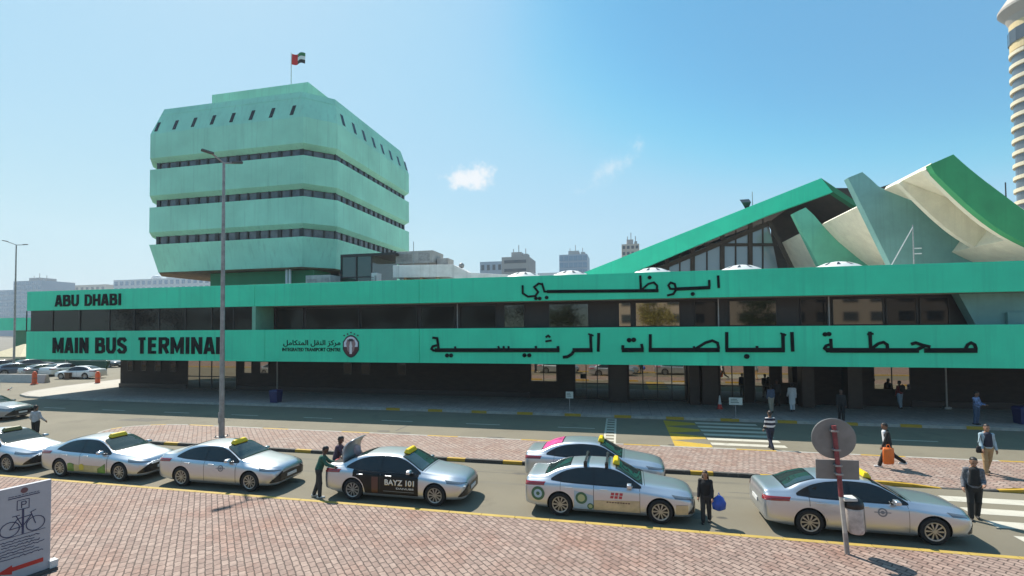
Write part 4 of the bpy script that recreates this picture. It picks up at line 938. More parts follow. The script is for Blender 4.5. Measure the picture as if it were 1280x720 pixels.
m = MB(); m.box(-.02, .12, -.06, .12, .06, .22); m.build('foot_block', M['white'], e)
# bins, stands and a cone on the terminal pavement
def dustbin(x, y, label):
    e = empty('dustbin', (x, y, FZ), 0, label, 'bin', 'blue bins on the terminal pavement'); m = MB(); m.loft([[(a*.85, b*.85, 0) for a, b in ((-.33, -.33), (.33, -.33), (.33, .33), (-.33, .33))], [(a, b, .82) for a, b in ((-.33, -.33), (.33, -.33), (.33, .33), (-.33, .33))]]); m.build('body', M['blue'], e, bevel=.03)
    m = MB(); m.loft([[(a, b, .823) for a, b in ((-.36, -.36), (.36, -.36), (.36, .36), (-.36, .36))], [(a*.8, b*.8, .93) for a, b in ((-.33, -.33), (.33, -.33), (.33, .33), (-.33, .33))]]); m.build('lid', M['blue'], e, bevel=.02)
dustbin(-24.65, 30.7, 'dark blue bin below a rain pipe left on the terminal pavement'); b2_ = dustbin(20.95, 31.1, 'dark blue bin at the right edge of the terminal pavement')
def stand(x, y, h, w2, label):
    e = empty('notice_stand', (x, y, FZ), 0, label, 'notice stand'); m = MB(); m.tube([(0, 0, .04), (0, 0, h-.3)], .02, 6); m.build('pole', M['greysteel'], e)
    m = MB(); m.box(-.26, .26, -.2, .2, 0, .045); m.build('base', M['greysteel'], e, bevel=.01)
    m = MB(); m.box(-w2, w2, -.05, -.02, h-.42, h); p_ = m.build('board', mat('notice_pale'+str(int(x)), (.52, .55, .50), .5, var=.1, vscale=6), e)
    m = MB()
    for k in range(3): m.box(-w2*.75, w2*(.2+.15*k), -.055, -.051, h-.12-.09*k, h-.08-.09*k)
    m.build('print', mat('notice_ink'+str(int(x)), (.10, .14, .12), .6), p_)
stand(-3.13, 30.3, 1.3, .23, 'slim notice stand with a pale plate left of the entrance doors'); stand(6.47, 30.05, 1.2, .36, 'wider notice stand with a pale green plate near the zebra crossing')
e = empty('traffic_cone', (6.22, 33.26, FZ), 0, 'red and white cone on the shaded terminal pavement', 'cone'); m = MB(); m.lathe([(.20, 0), (.20, .03), (.15, .035), (.11, .3)], (0, 0, 0), 14); m.lathe([(.075, .55), (.03, .85), (.001, .86)], (0, 0, 0), 14, 1); m.lathe([(.11, .301), (.075, .549)], (0, 0, 0), 14, 1); m.build('cone', [M['red'], M['white']], e)

# ------------------------------------------------------------------ what the terminal's windows mirror: the far side of the street, behind the photographer
def tree(x, y, h, r, label, seed, col):
    rnd = random.Random(seed); e = empty('street_tree', (x, y, KZ), 0, label, 'tree', 'trees across the street'); m = MB()
    m.tube([(0, 0, -.1), (.1, .05, h*.3), (.0, .1, h*.55)], [.22, .16, .10], 8)
    tips = []
    for k in range(9):
        a = k*2.4; el = .4+rnd.random()*.8; L0 = r*(.5+rnd.random()*.5); s_ = (.05, .06, h*(.3+.02*k)); t_ = (L0*math.cos(a)*math.cos(el), L0*math.sin(a)*math.cos(el), h*.45+L0*math.sin(el)*1.1); m.tube([s_, t_], [.07, .025], 5); tips.append(t_)
    m.build('trunk', mat('bark'+str(seed), (.10, .07, .05), .9, var=.3), e)
    m = MB(); vs, fs = [], []
    for t_ in tips + [(rnd.uniform(-.5, .5)*r, rnd.uniform(-.5, .5)*r, h*(.6+.35*rnd.random())) for _ in range(8)]:
        for _ in range(150):
            d_ = Vector((rnd.gauss(0, 1), rnd.gauss(0, 1), rnd.gauss(0, .8)))*r*.22; c_ = Vector(t_)+d_; u_ = Vector((rnd.gauss(0, 1), rnd.gauss(0, 1), rnd.gauss(0, 1))).normalized()*.16; v_ = u_.orthogonal().normalized()*.09
            m.face([c_-u_, c_+v_, c_+u_, c_-v_])
    m.build('crown', mat('leaves'+str(seed), col, .6, var=.4, vscale=1.2), e); return e
tree(-9, -14, 10, 3.4, 'leafy tree across the street, left in the mirrored row', 11, (.06, .10, .025)); tree(5.2, -12, 10.5, 3.0, 'yellowish tree across the street, middle of the mirrored row', 12, (.30, .26, .05)); tree(19.5, -13, 9.5, 3.0, 'dark leafy tree across the street, right in the mirrored row', 13, (.05, .09, .025))
src_ = tree(-16, -22, 10.5, 4.2, 'dark tree of the row across the street, seen only mirrored', 17, (.030, .042, .016))
for k, (x, y) in enumerate(((-24, -21), (-33, -23), (-41, -21), (-50, -22), (-59, -23), (-68, -21), (-78, -23), (-89, -22), (-101, -22))):
    c = src_.copy(); C.objects.link(c); c.location = (x, y, KZ); c.rotation_euler = (0, 0, k*1.3); c.scale = (1.15, 1.15, .95+.05*(k % 3))
    for ch in src_.children: d_ = ch.copy(); C.objects.link(d_); d_.parent = c
e = empty('apartment_building', (24, -42, 0), 0, 'cream apartment house across the street, seen only mirrored in the windows', 'building'); m = MB(); m.box(-30, 40, -14, 0, 0, 17); m.build('wall', fb, e)
m = MB(); m.box(-1.3, 1.3, .01, .12, 0, 1.7); wm = m.mesh('window', fgd)
for r_ in range(4):
    for c_ in range(14): link('window', wm, e, (-27+c_*4.7, 0, 2.4+r_*3.7))

# ------------------------------------------------------------------ the dusty gulf air
hz_m = bpy.data.materials.new('haze'); hz_m.use_nodes = True; ht = hz_m.node_tree; ht.nodes.clear()
ho = ht.nodes.new('ShaderNodeOutputMaterial'); hv = ht.nodes.new('ShaderNodeVolumePrincipled'); hv.inputs['Color'].default_value = (.90, .95, 1.0, 1); hv.inputs['Density'].default_value = 0.0004; hv.inputs['Anisotropy'].default_value = 0.2
ht.links.new(hv.outputs[0], ho.inputs['Volume'])
m = MB(); m.box(-905, 905, -205, 905, -1.3, 175); o = m.build('haze', hz_m); o['kind'] = 'stuff'; o['label'] = 'thin pale dust haze over the whole place'
# ------------------------------------------------------------------ saloon taxis
def pchip(xk, yk, xq):
    xk = np.asarray(xk, float); yk = np.asarray(yk, float); h = np.diff(xk); dl = np.diff(yk)/h; d = np.zeros_like(yk)
    for i in range(1, len(xk)-1):
        if dl[i-1]*dl[i] > 0: w1 = 2*h[i]+h[i-1]; w2 = h[i]+2*h[i-1]; d[i] = (w1+w2)/(w1/dl[i-1]+w2/dl[i])
    d[0] = dl[0]; d[-1] = dl[-1]
    i = np.clip(np.searchsorted(xk, xq, side='right')-1, 0, len(xk)-2); u = (xq-xk[i])/h[i]
    return (2*u**3-3*u**2+1)*yk[i]+(u**3-2*u**2+u)*h[i]*d[i]+(-2*u**3+3*u**2)*yk[i+1]+(u**3-u**2)*h[i]*d[i+1]
ST = np.array([  # x, underside z, half width, belt z, half width at belt, rail z, half width at rail, centre z
 (-2.44, .42, .62, .72, .58, .78, .51, .80), (-2.41, .33, .76, .86, .68, .925, .60, .95), (-2.36, .27, .84, .95, .74, 1.03, .65, 1.055), (-2.25, .25, .88, .975, .78, 1.06, .67, 1.09), (-2.10, .22, .895, .985, .79, 1.06, .68, 1.095),
 (-1.85, .19, .91, .99, .805, 1.085, .665, 1.12), (-1.45, .17, .918, .985, .815, 1.25, .61, 1.30), (-1.00, .16, .92, .97, .825, 1.365, .575, 1.415), (-.55, .16, .92, .955, .83, 1.40, .575, 1.445),
 (-.10, .16, .92, .945, .835, 1.40, .58, 1.447), (.25, .16, .92, .935, .835, 1.365, .595, 1.415), (.62, .16, .92, .92, .835, 1.19, .655, 1.235), (.98, .16, .92, .905, .825, .995, .72, 1.035),
 (1.25, .17, .92, .88, .80, .95, .69, .99), (1.65, .18, .915, .84, .765, .90, .64, .94), (2.00, .19, .895, .80, .735, .862, .60, .895), (2.25, .20, .835, .745, .66, .805, .53, .835), (2.38, .22, .72, .69, .56, .74, .44, .765), (2.44, .28, .56, .62, .44, .655, .34, .67)])
def section(x):
    zb, wd, zs, wb, zr, wr, zt = [pchip(ST[:, 0], ST[:, k], np.array([x]))[0] for k in range(1, 8)]
    return [(0, zb), (wd*.80, zb), (wd*.965, zb+.06), (wd*.995, zb+.24), (wd, (zb+zs)/2+.06), (wd*.975, zs-.085), (wb, zs), (wr*.35+wb*.65, zr*.35+zs*.65), (wr, zr), (wr*.86, zr+(zt-zr)*.5), (wr*.5, zr+(zt-zr)*.86), (0, zt)]
def dense(P, n):
    P = np.array(P, float); t = np.r_[0, np.cumsum(np.hypot(*np.diff(P, axis=0).T))]; s = []
    for a, b in zip(t, t[1:]): s += list(np.linspace(a, b, n, endpoint=False))
    s.append(t[-1]); s = np.array(s)
    return np.stack([pchip(t, P[:, 0], s), pchip(t, P[:, 1], s)], 1)
def car_body():
    xs = np.unique(np.round(np.r_[np.linspace(-2.44, -2.25, 9), np.linspace(-2.25, 2.2, 64), np.linspace(2.2, 2.44, 11)], 4))
    m = MB(); rings = []
    for x in xs:
        h = dense(section(x), 4); L = [(x, y, z) for y, z in h]; Rr = [(x, -y, z) for y, z in h[1:-1][::-1]]; rings.append(L+Rr)
    m.loft(rings); return m.mesh('body_shell', [])
paint = mat('taxi_silver', (.56, .59, .63), .31, metal=.80, coat=.5)
well = mat('wheel_well', (.008, .008, .009), .8)
def bool_cut(me, cut_me, op='DIFFERENCE'):
    a = bpy.data.objects.new('tmp_a', me); b = bpy.data.objects.new('tmp_b', cut_me); C.objects.link(a); C.objects.link(b)
    md = a.modifiers.new('cut', 'BOOLEAN'); md.object = b; md.operation = op; md.solver = 'EXACT'; md.material_mode = 'TRANSFER'
    bpy.context.view_layer.update(); out = bpy.data.meshes.new_from_object(a.evaluated_get(bpy.context.evaluated_depsgraph_get()))
    bpy.data.objects.remove(a); bpy.data.objects.remove(b); return out
WF, WB_, WR = 1.48, -1.345, .335
body0 = car_body(); body0.materials.append(paint); body0.materials.append(well)
_bm = bmesh.new(); _bm.from_mesh(body0); BV = BVHTree.FromBMesh(_bm); _bm.free()
m = MB()
for x in (WF, WB_):
    for s_ in (1, -1): m.lathe([(.385, 0), (.385, .45)], (x, .58 if s_ > 0 else -1.03, WR+.01), 36, 0, axis='y')
cutm = m.mesh('cutter', well)
BODY = bool_cut(body0, cutm); BODY.name = 'body'
_b = bmesh.new(); _b.from_mesh(BODY)
for e_ in _b.edges: e_.smooth = not (len(e_.link_faces) == 2 and (e_.link_faces[0].material_index != e_.link_faces[1].material_index or e_.calc_face_angle(0) > 1.15))
for f_ in _b.faces: f_.smooth = True
_b.to_mesh(BODY); _b.free()
def hit(o, d):
    loc, n, i, dist = BV.ray_cast(Vector(o), Vector(d)); return loc, n
def patch(fn, nu, nv, off_=.006, mats=None, name='patch', th=0.0):
    """skin panel: fn(s,t) -> (origin, direction) of a ray onto the body; the hit is lifted along the normal"""
    bm = bmesh.new(); g = {}
    for i in range(nu+1):
        for j in range(nv+1):
            o, d = fn(i/nu, j/nv); loc, n = hit(o, d)
            if loc is None: continue
            if n.dot(Vector(d)) > 0: n = -n
            g[i, j] = bm.verts.new(loc+n*off_)
    for i in range(nu):
        for j in range(nv):
            q = [g.get(k) for k in ((i, j), (i+1, j), (i+1, j+1), (i, j+1))]
            if None not in q: bm.faces.new(q)
    bmesh.ops.recalc_face_normals(bm, faces=bm.faces)
    me = bpy.data.meshes.new(name); bm.to_mesh(me); bm.free(); me.polygons.foreach_set('use_smooth', [True]*len(me.polygons))
    if mats: me.materials.append(mats)
    return me
def side(poly_lo, poly_hi, x0, x1, sgn):
    """ray mapping for the flank: s along x, t from lower to upper z curve (functions of x)"""
    def fn(s, t):
        x = x0+(x1-x0)*s; a, b = poly_lo(x), poly_hi(x); return (x, -2.0*sgn, a+(b-a)*t), (0, sgn, 0)
    return fn     # sgn +1: near side (-Y), looking towards +Y
cg = mat('car_glass', (.012, .016, .017), .03, ior=1.55); cgw = mat('windscreen_glass', (.022, .040, .040), .03, ior=1.6)
trimb = mat('gloss_black_trim', (.01, .01, .011), .25)
lampw = mat('headlamp', (.13, .15, .17), .08, metal=.3, coat=1.0); lampr = mat('tail_lamp', (.28, .015, .02), .12, coat=1.0)
chrome = mat('alloy', (.40, .41, .42), .32, metal=.75); tyre = mat('tyre_rubber', (.013, .013, .014), .8)
seam = mat('panel_gap', (.03, .03, .032), .6)
plate = mat('number_plate', (.70, .70, .68), .5)
yel = mat('taxi_sign_yellow', (.80, .56, .01), .35)
zlo = lambda x: pchip([-1.62, -1.2, -.3, .5, .98], [1.015, .985, .963, .95, .94], np.array([x]))[0]
zhi = lambda x: pchip([-1.62, -1.45, -1.15, -.8, -.3, .1, .35, .6, .8, .98], [1.03, 1.13, 1.26, 1.335, 1.372, 1.355, 1.295, 1.175, 1.06, .945], np.array([x]))[0]
mesh = {}
for s_ in (1, -1):
    mesh['frame', s_] = patch(side(lambda x: zlo(x)-.018, lambda x: zhi(x)+.014, -1.62, .97, s_), 40, 8, .005, trimb, 'window_trim')
    mesh['wr', s_] = patch(side(zlo, zhi, -1.30, -.40, s_), 20, 8, .011, cg, 'side_window')
    mesh['wf', s_] = patch(side(zlo, zhi, -.33, .86, s_), 24, 8, .011, cg, 'side_window')
    lowz = lambda x: .27
    def arch(x): return max(.27, WR+.01+math.sqrt(max(0, .42**2-(x-WB_)**2))) if abs(x-WB_) < .42 else .27
    mesh['dr', s_] = patch(side(arch, lambda x: zlo(x)-.03, -1.33, -.375, s_), 22, 12, .008, paint, 'door')
    mesh['df', s_] = patch(side(lowz, lambda x: zlo(x)-.03, -.36, .92, s_), 24, 12, .008, paint, 'door')
    mesh['gap', s_] = patch(side(arch, lambda x: zlo(x)-.02, -1.342, .932, s_), 44, 12, .003, seam, 'panel_gap')
    mesh['sill', s_] = patch(side(lambda x: .19, lambda x: .245, -.92, 1.06, s_), 24, 3, .012, chrome, 'sill_trim')
    for nm, xh in (('hr', -1.08), ('hf', -.08)):
        b = MB(); loc, n = hit((xh, -2*s_, .845), (0, s_, 0)); y = loc.y
        b.box(xh-.11, xh+.11, min(y, y-.035*s_), max(y, y-.035*s_), .83, .862); mesh[nm, s_] = b.mesh('handle', paint, bevel=.01)
    b = MB(); loc, n = hit((.66, -2*s_, .955), (0, s_, 0)); y = loc.y
    b.hexa([(.58, y, .945), (.74, y, .945), (.74, y-.05*s_, .95), (.58, y-.05*s_, .95)], [(.58, y, .985), (.74, y, .985), (.74, y-.07*s_, .98), (.58, y-.07*s_, .98)], 1)
    V = [(.575, .0, .955), (.70, .0, .955), (.73, .0, 1.0), (.70, .0, 1.075), (.585, .0, 1.075)]
    b.loft([[(px_, y-.055*s_, pz_) for px_, _, pz_ in V], [(px_-.01, y-.16*s_, pz_*.98+.02) for px_, _, pz_ in V], [(px_*.9+.06, y-.235*s_, pz_*.8+.2) for px_, _, pz_ in V]], 0)
    mesh['mir', s_] = b.mesh('mirror', [paint, trimb], smooth=True, bevel=.012)
    # lamps wrap round the corners: cast diagonally
    def diag(u0, u1, lo, hi, fx):
        d = Vector((-fx, s_*.9, 0)).normalized(); r_ = Vector((d.y, -d.x, 0))
        base = Vector((2.02*fx, -.62*s_, 0)) - d*1.6
        def fn(a, b_): u = u0+(u1-u0)*a; z = lo(a)+(hi(a)-lo(a))*b_; return base + r_*u*(1 if s_*fx > 0 else -1) + Vector((0, 0, z)), d
        return fn
    mesh['hl', s_] = patch(diag(-.30, .36, lambda a: .665+.05*(1-a), lambda a: .70+.10*(1-a) - .02*a, 1), 20, 5, .010, lampw, 'headlight')
    mesh['tl', s_] = patch(diag(-.34, .26, lambda a: .82+.04*(1-a), lambda a: .955-.02*a, -1), 20, 5, .010, lampr, 'taillight')
    mesh['inlet', s_] = patch(diag(-.02, .40, lambda a: .31, lambda a: .34+.30*a**.8, 1), 14, 6, .010, trimb, 'air_inlet')
def top(x0, x1, wfun, frm=1):
    def fn(s, t):
        x = x0+(x1-x0)*s; y = wfun(x)*(2*t-1); return (x, y, 3.0), (0, 0, -1)
    return fn
mesh['ws'] = patch(top(.30, .97, lambda x: .545+(x-.30)*.17), 30, 44, .009, cgw, 'windscreen')
mesh['wst'] = patch(top(.255, 1.01, lambda x: .572+(x-.25)*.17), 30, 44, .004, trimb, 'windscreen_trim')
mesh['rw'] = patch(top(-1.80, -1.10, lambda x: .490-(x+1.1)*.10), 30, 44, .009, cgw, 'rear_window')
mesh['rwt'] = patch(top(-1.84, -1.06, lambda x: .515-(x+1.1)*.10), 30, 44, .004, trimb, 'rear_window_trim')
mesh['hoodgap'] = patch(top(1.06, 1.075, lambda x: .70), 1, 24, .004, seam, 'panel_gap')
def frontal(y0, y1, z0f, z1f, fx=1):
    def fn(s, t):
        y = y0+(y1-y0)*s; z = z0f(y)+(z1f(y)-z0f(y))*t; return (3.5*fx, y, z), (-fx, 0, 0)
    return fn
mesh['grille'] = patch(frontal(-.62, .62, lambda y: .31, lambda y: .60-.05*abs(y)), 24, 8, .008, trimb, 'grille')
mesh['upgrille'] = patch(frontal(-.40, .40, lambda y: .635, lambda y: .655), 20, 2, .012, chrome, 'grille')
b = MB(); b.box(2.452, 2.47, -.24, .24, .40, .50); mesh['plf'] = b.mesh('number_plate', plate)
b = MB(); b.box(-2.462, -2.445, -.24, .24, .60, .71); mesh['plr'] = b.mesh('number_plate', plate)
mesh['bump'] = patch(frontal(-.55, .55, lambda y: .42, lambda y: .47, -1), 12, 3, .008, trimb, 'bumper_trim')
b = MB(); b.loft([[(-2.16, -.62, 1.05), (-2.35, -.58, 1.03), (-2.35, .58, 1.03), (-2.16, .62, 1.05)], [(-2.24, -.60, 1.098), (-2.39, -.55, 1.108), (-2.39, .55, 1.108), (-2.24, .60, 1.098)]]); mesh['lip'] = b.mesh('spoiler_lip', paint)
b = MB(); b.loft([[(.17, -.31, 1.425), (.37, -.31, 1.395), (.37, .31, 1.395), (.17, .31, 1.425)], [(.17, -.31, 1.465), (.37, -.31, 1.44), (.37, .31, 1.44), (.17, .31, 1.465)], [(.22, -.26, 1.555), (.32, -.26, 1.545), (.32, .26, 1.545), (.22, .26, 1.555)]]); mesh['sign'] = b.mesh('taxi_sign', yel, bevel=.025)
b = MB(); b.box(.352, .362, -.30, .30, 1.47, 1.475); mesh['signfoot'] = b.mesh('sign_foot', trimb)
b = MB(); b.lathe([(WR-.105, -.09), (WR-.09, -.112), (WR-.03, -.115), (WR, -.09), (WR, .09), (WR-.03, .115), (WR-.09, .112), (WR-.105, .09), (WR-.105, -.09)], (0, 0, 0), 32, axis='y', cap=False); b.lathe([(.001, -.06), (.23, -.06), (.23, .06), (.001, .06)], (0, 0, 0), 24, axis='y'); mesh['tyre'] = b.mesh('wheel', tyre, smooth=True); smooth_by_angle(mesh['tyre'], .7)
b = MB()
b.lathe([(.205, -.105), (.232, -.112), (.236, -.10), (.205, -.085), (.205, -.105)], (0, 0, 0), 32, axis='y', cap=False); b.lathe([(.001, -.098), (.05, -.10), (.055, -.08), (.001, -.075)], (0, 0, 0), 16, axis='y')
for k in range(10):
    a = 2*math.pi*k/10; c_, s_ = math.cos(a), math.sin(a)
    P = lambda r, w_, y: (r*c_-w_*s_, y, r*s_+w_*c_)
    b.loft([[P(.03, -.012, -.092), P(.215, -.022, -.098), P(.215, .022, -.098), P(.03, .012, -.092)], [P(.03, -.012, -.075), P(.215, -.022, -.08), P(.215, .022, -.08), P(.03, .012, -.075)]])
mesh['rim'] = b.mesh('rim', chrome)
# an open boot: dark opening, lid raised on its hinge
mesh['bootgap'] = patch(top(-2.36, -1.90, lambda x: .60), 8, 14, .010, well, 'boot_opening')
def near_patch(poly, x0, x1, zl, zh, material, name, off_=.014, n=20): return patch(side(zl, zh, x0, x1, 1), n, 8, off_, material, name)
def on_side(me, off_=.016):
    """lay a flat mesh (x, z) on the near flank"""
    for v in me.vertices:
        loc, n = hit((v.co.x, -2.0, v.co.z), (0, 1, 0))
        if loc is not None: v.co.y = loc.y - off_ - max(0, (-.003-v.co.y))*.2
    return me
def disc_mesh(x, z, r0, r1, material, name, off_=.014, n=28):
    bm = bmesh.new(); rings = []
    for r in np.linspace(r0, r1, 4):
        if r < 1e-3: r = .004
        rings.append([bm.verts.new((x+r*math.cos(a), 0, z+r*math.sin(a))) for a in np.linspace(0, 2*math.pi, n+1)[:-1]])
    for a, b_ in zip(rings, rings[1:]):
        for i in range(n): bm.faces.new((a[i], a[(i+1) % n], b_[(i+1) % n], b_[i]))
    if r0 < 1e-3: bm.faces.new(rings[0][::-1])
    me = bpy.data.meshes.new(name); bm.to_mesh(me); bm.free(); me.materials.append(material)
    for v in me.vertices:
        loc, nn = hit((v.co.x, -2.0, v.co.z), (0, 1, 0)); v.co.y = loc.y-off_
    return me
def sedan(name, label, cat, loc, rz, group, body=paint, taxi=True, simple=False):
    e = empty(name, loc, rz, label, cat, group)
    def add(key, nm=None, parent=None, l=None, rot=None):
        o = link(nm or mesh[key].name.split('.')[0], mesh[key], parent or e, l, rot)
        if body is not paint and paint.name in [mm_.name for mm_ in mesh[key].materials if mm_]:
            o.material_slots[0].link = 'OBJECT'; o.material_slots[0].material = body
        return o
    bo = link('body', BODY, e)
    if body is not paint: bo.material_slots[0].link = 'OBJECT'; bo.material_slots[0].material = body
    for x in (WF, WB_):
        for s_ in (1, -1):
            wl = add('tyre', 'wheel', None, (x, -.80*s_, WR), (0, 0, 0 if s_ > 0 else math.pi)); add('rim', 'rim', wl)
    for k, nm in (('ws', 'windscreen'), ('rw', 'rear_window'), ('grille', 'grille'), ('plr', 'number_plate'), ('plf', 'number_plate')): add(k, nm)
    add('upgrille', 'grille'); add('wst', 'windscreen_trim'); add('rwt', 'rear_window_trim'); add('hoodgap', 'panel_gap', bo)
    for s_ in (1, -1):
        for k, nm in (('hl', 'headlight'), ('tl', 'taillight'), ('inlet', 'air_inlet'), ('mir', 'mirror'), ('sill', 'sill_trim'), ('frame', 'window_trim'), ('wr', 'side_window'), ('wf', 'side_window')): add(k + '', nm) if False else link_side(e, k, s_, nm, body)
        d1 = link_side(e, 'dr', s_, 'door', body); d2 = link_side(e, 'df', s_, 'door', body); link_side(d1, 'hr', s_, 'handle', body); link_side(d2, 'hf', s_, 'handle', body); link_side(bo, 'gap', s_, 'panel_gap', body)
    if taxi: add('sign', 'taxi_sign')
    return e
def link_side(parent, k, s_, nm, body):
    o = link(nm, mesh[k, s_], parent)
    if body is not paint and mesh[k, s_].materials and mesh[k, s_].materials[0] == paint: o.material_slots[0].link = 'OBJECT'; o.material_slots[0].material = body
    return o
def kids(e, n): return [c for c in e.children if c.name.split('.')[0] == n]
def recolour(o, m_): o.material_slots[0].link = 'OBJECT'; o.material_slots[0].material = m_
CY_ = 15.08
TX = 'taxis waiting along the kerb'
t1 = sedan('taxi', 'silver taxi at the left end of the kerbside row, cut off by the photo edge', 'taxi', (-25.1, CY_+.05, .01), 0, TX)
recolour(kids(t1, 'taxi_sign')[0], mat('unlit_sign_olive', (.16, .15, .04), .4))
t2 = sedan('taxi', 'silver taxi with green and yellow printed lower doors', 'taxi', (-19.48, CY_, .01), 0, TX)
t3 = sedan('taxi', 'plain silver taxi with a small round door crest by the street lamp', 'taxi', (-13.9, CY_, .01), 0, TX)
t4 = sedan('taxi', 'silver taxi with black BAYZ 101 doors and its boot open', 'taxi', (-7.17, CY_, .01), 0, TX)
t5 = sedan('taxi', 'silver taxi with a roof rack, green rings and sand coloured lower doors', 'taxi', (-.43, CY_+.02, .01), R(-.6), TX)
t6 = sedan('taxi', 'plain silver taxi at the right end of the row behind the leaning sign', 'taxi', (6.17, CY_+.04, .01), 0, TX)
t7 = sedan('taxi', 'taxi with a pink rear window beside the median, double-parked', 'taxi', (-.98, 17.85, .01), R(-1), TX)
crest = mat('door_crest_grey', (.20, .21, .23), .5)
# printed doors
zl_ = lambda x: .30; zh_ = lambda x: .62
gr = mat('print_green', (.10, .26, .03), .4, var=.5, vscale=3, coat=.5); cr = mat('print_cream', (.50, .42, .20), .4, var=.25, vscale=2, coat=.5)
link('door_print', near_patch(None, -.93, .86, lambda x: .27, lambda x: .52, cr, 'door_print', .013), t2)
link('door_print', near_patch(None, -.93, -.62, lambda x: .27, lambda x: .58-.25*abs(x+.8), gr, 'door_print', .016, 8), t2)
link('door_print', near_patch(None, .50, .86, lambda x: .27, lambda x: .42+.22*(x-.5)/.36*.9, gr, 'door_print', .016, 8), t2)
link('door_print', disc_mesh(-.25, .44, 0, .12, mat('print_yellow', (.62, .50, .05), .4), 'door_print', .017), t2)
for t in (t3, t6, t1):
    link('door_crest', disc_mesh(.33, .735, .075, .11, crest, 'door_crest'), t); link('door_crest', disc_mesh(.33, .735, 0, .045, crest, 'door_crest'), t)
    b = MB(); b.face([(.14, -.003, .725), (.52, -.003, .725), (.52, -.003, .745), (.14, -.003, .745)]); link('door_crest', on_side(b.mesh('door_crest', crest), .015), t)
b = MB()
for k in range(6): b.face([(-1.70+k*.05, -.003, .985), (-1.67+k*.05, -.003, .985), (-1.66+k*.05, -.003, 1.02), (-1.69+k*.05, -.003, 1.02)])
blk = mat('print_black', (.007, .006, .006), .4, coat=.1, spec=.3); wht = mat('print_white', (.78, .76, .70), .45); gold = mat('print_gold', (.62, .42, .16), .45); brn = mat('print_brown', (.075, .018, .012), .35, coat=.5)
for d in kids(t4, 'door'):
    if d.data in (mesh['dr', 1], mesh['df', 1]): recolour(d, blk)
link('door_print', near_patch(None, -.66, -.44, lambda x: .30, lambda x: .80, brn, 'door_print', .012, 6), t4)
link('lettering', on_side(text_part('BAYZ 101', -.20, .80, .56, .75, Y=0, material=gold, bold=.03, depth=.005), .022), t4)
link('lettering', on_side(text_part('BAYZ 101', -.19, .81, .585, .75, Y=0, material=wht, bold=.012, depth=.005), .026), t4)
link('lettering', on_side(text_part('DANUBE', .20, .80, .455, .51, Y=0, material=wht, bold=.01, depth=.005), .022), t4)
b = MB(); b.face([(-.25, -.003, .37), (.8, -.003, .37), (.8, -.003, .385), (-.25, -.003, .385)]); link('door_print', on_side(b.mesh('door_print', mat('print_grey', (.25, .27, .27), .5)), .020), t4)
# open boot
link('boot_opening', mesh['bootgap'], t4)
m = MB(); hx, hz = -1.86, 1.10; n = 8
prof = [(0, 0), (-.07, .14), (-.08, .32), (-.03, .48), (.06, .60), (.18, .68)]
def lid_ring(o_): return [[(hx+a-o_*.8, y, hz+b_+o_*.25) for y in (-.60, -.4, 0, .4, .60)] for a, b_ in prof]
A_ = lid_ring(0); B_ = lid_ring(-.06)
prof_in = [(a+.05, b_-.01) for a, b_ in prof]
m.loft([[(hx+a, -.60+.02*i, hz+b_) for i, (a, b_) in enumerate(prof)] + [(hx+a, -.58+.02*i, hz+b_) for i, (a, b_) in reversed(list(enumerate(prof_in)))], [(hx+a, -.2, hz+b_+.02) for a, b_ in prof] + [(hx+a, -.2, hz+b_+.02) for a, b_ in reversed(prof_in)], [(hx+a, .2, hz+b_+.02) for a, b_ in prof] + [(hx+a, .2, hz+b_+.02) for a, b_ in reversed(prof_in)], [(hx+a, .60-.02*i, hz+b_) for i, (a, b_) in enumerate(prof)] + [(hx+a, .58-.02*i, hz+b_) for i, (a, b_) in reversed(list(enumerate(prof_in)))]])
m.build('boot_lid', mat('boot_lid_silver', (.42, .43, .44), .35, metal=.45, coat=.5), t4, smooth=True); smooth_by_angle(bpy.data.objects[t4.children[-1].name].data, .8)
# roof rack and prints of the fifth taxi
for x in (-.62, .0):
    m = MB(); m.box(x-.03, x+.03, -.60, .60, 1.52, 1.56)
    for y in (-.56, .56): m.box(x-.05, x+.05, y-.07, y+.07, 1.39, 1.53)
    m.build('roof_bar', M['black'], t5, bevel=.01)
ogr = mat('ring_green', (.03, .13, .06), .35, coat=.5); ocr = mat('ring_lime', (.42, .45, .22), .4); sand = mat('print_sand', (.60, .44, .25), .35, var=.25, vscale=2.5, coat=.6); skyb = mat('print_sky_blue', (.36, .48, .55), .35, coat=.6, var=.15)
link('door_print', near_patch(None, -.36, .92, lambda x: .27, lambda x: .56+.05*x, sand, 'door_print', .013), t5)
link('door_print', near_patch(None, 1.90, 2.22, lambda x: .30, lambda x: .56, sand, 'door_print', .013, 8), t5)
link('door_print', near_patch(None, -.93, -.375, lambda x: .27, lambda x: .78-.2*(x+.93), skyb, 'door_print', .013), t5)
for x, z, r in ((-2.00, .62, .20), (-.72, .58, .17), (-.46, .36, .09)):
    link('ring_print', disc_mesh(x, z, r*.62, r, ogr, 'ring_print', .018), t5); link('ring_print', disc_mesh(x, z, 0, r*.63, ocr if x > -1 else skyb, 'ring_print', .016), t5)
link('ring_print', disc_mesh(-2.0, .62, 0, .06, ogr, 'ring_print', .020, 6), t5)
redp = mat('print_red', (.50, .05, .06), .4)
b = MB()
for k, (xa, za) in enumerate(((0.12, .72), (.24, .72), (.36, .72), (.10, .63), (.22, .63), (.34, .63))): b.face([(xa, -.003, za), (xa+.09, -.003, za), (xa+.10, -.003, za+.07), (xa+.01, -.003, za+.07)])
link('door_print', on_side(b.mesh('door_print', redp), .018), t5)
b = MB()
for k in range(9): b.face([(.0+k*.075, -.003, .50+.01*(k % 2)), (.05+k*.075, -.003, .50), (.055+k*.075, -.003, .535), (.0+k*.075, -.003, .53)])
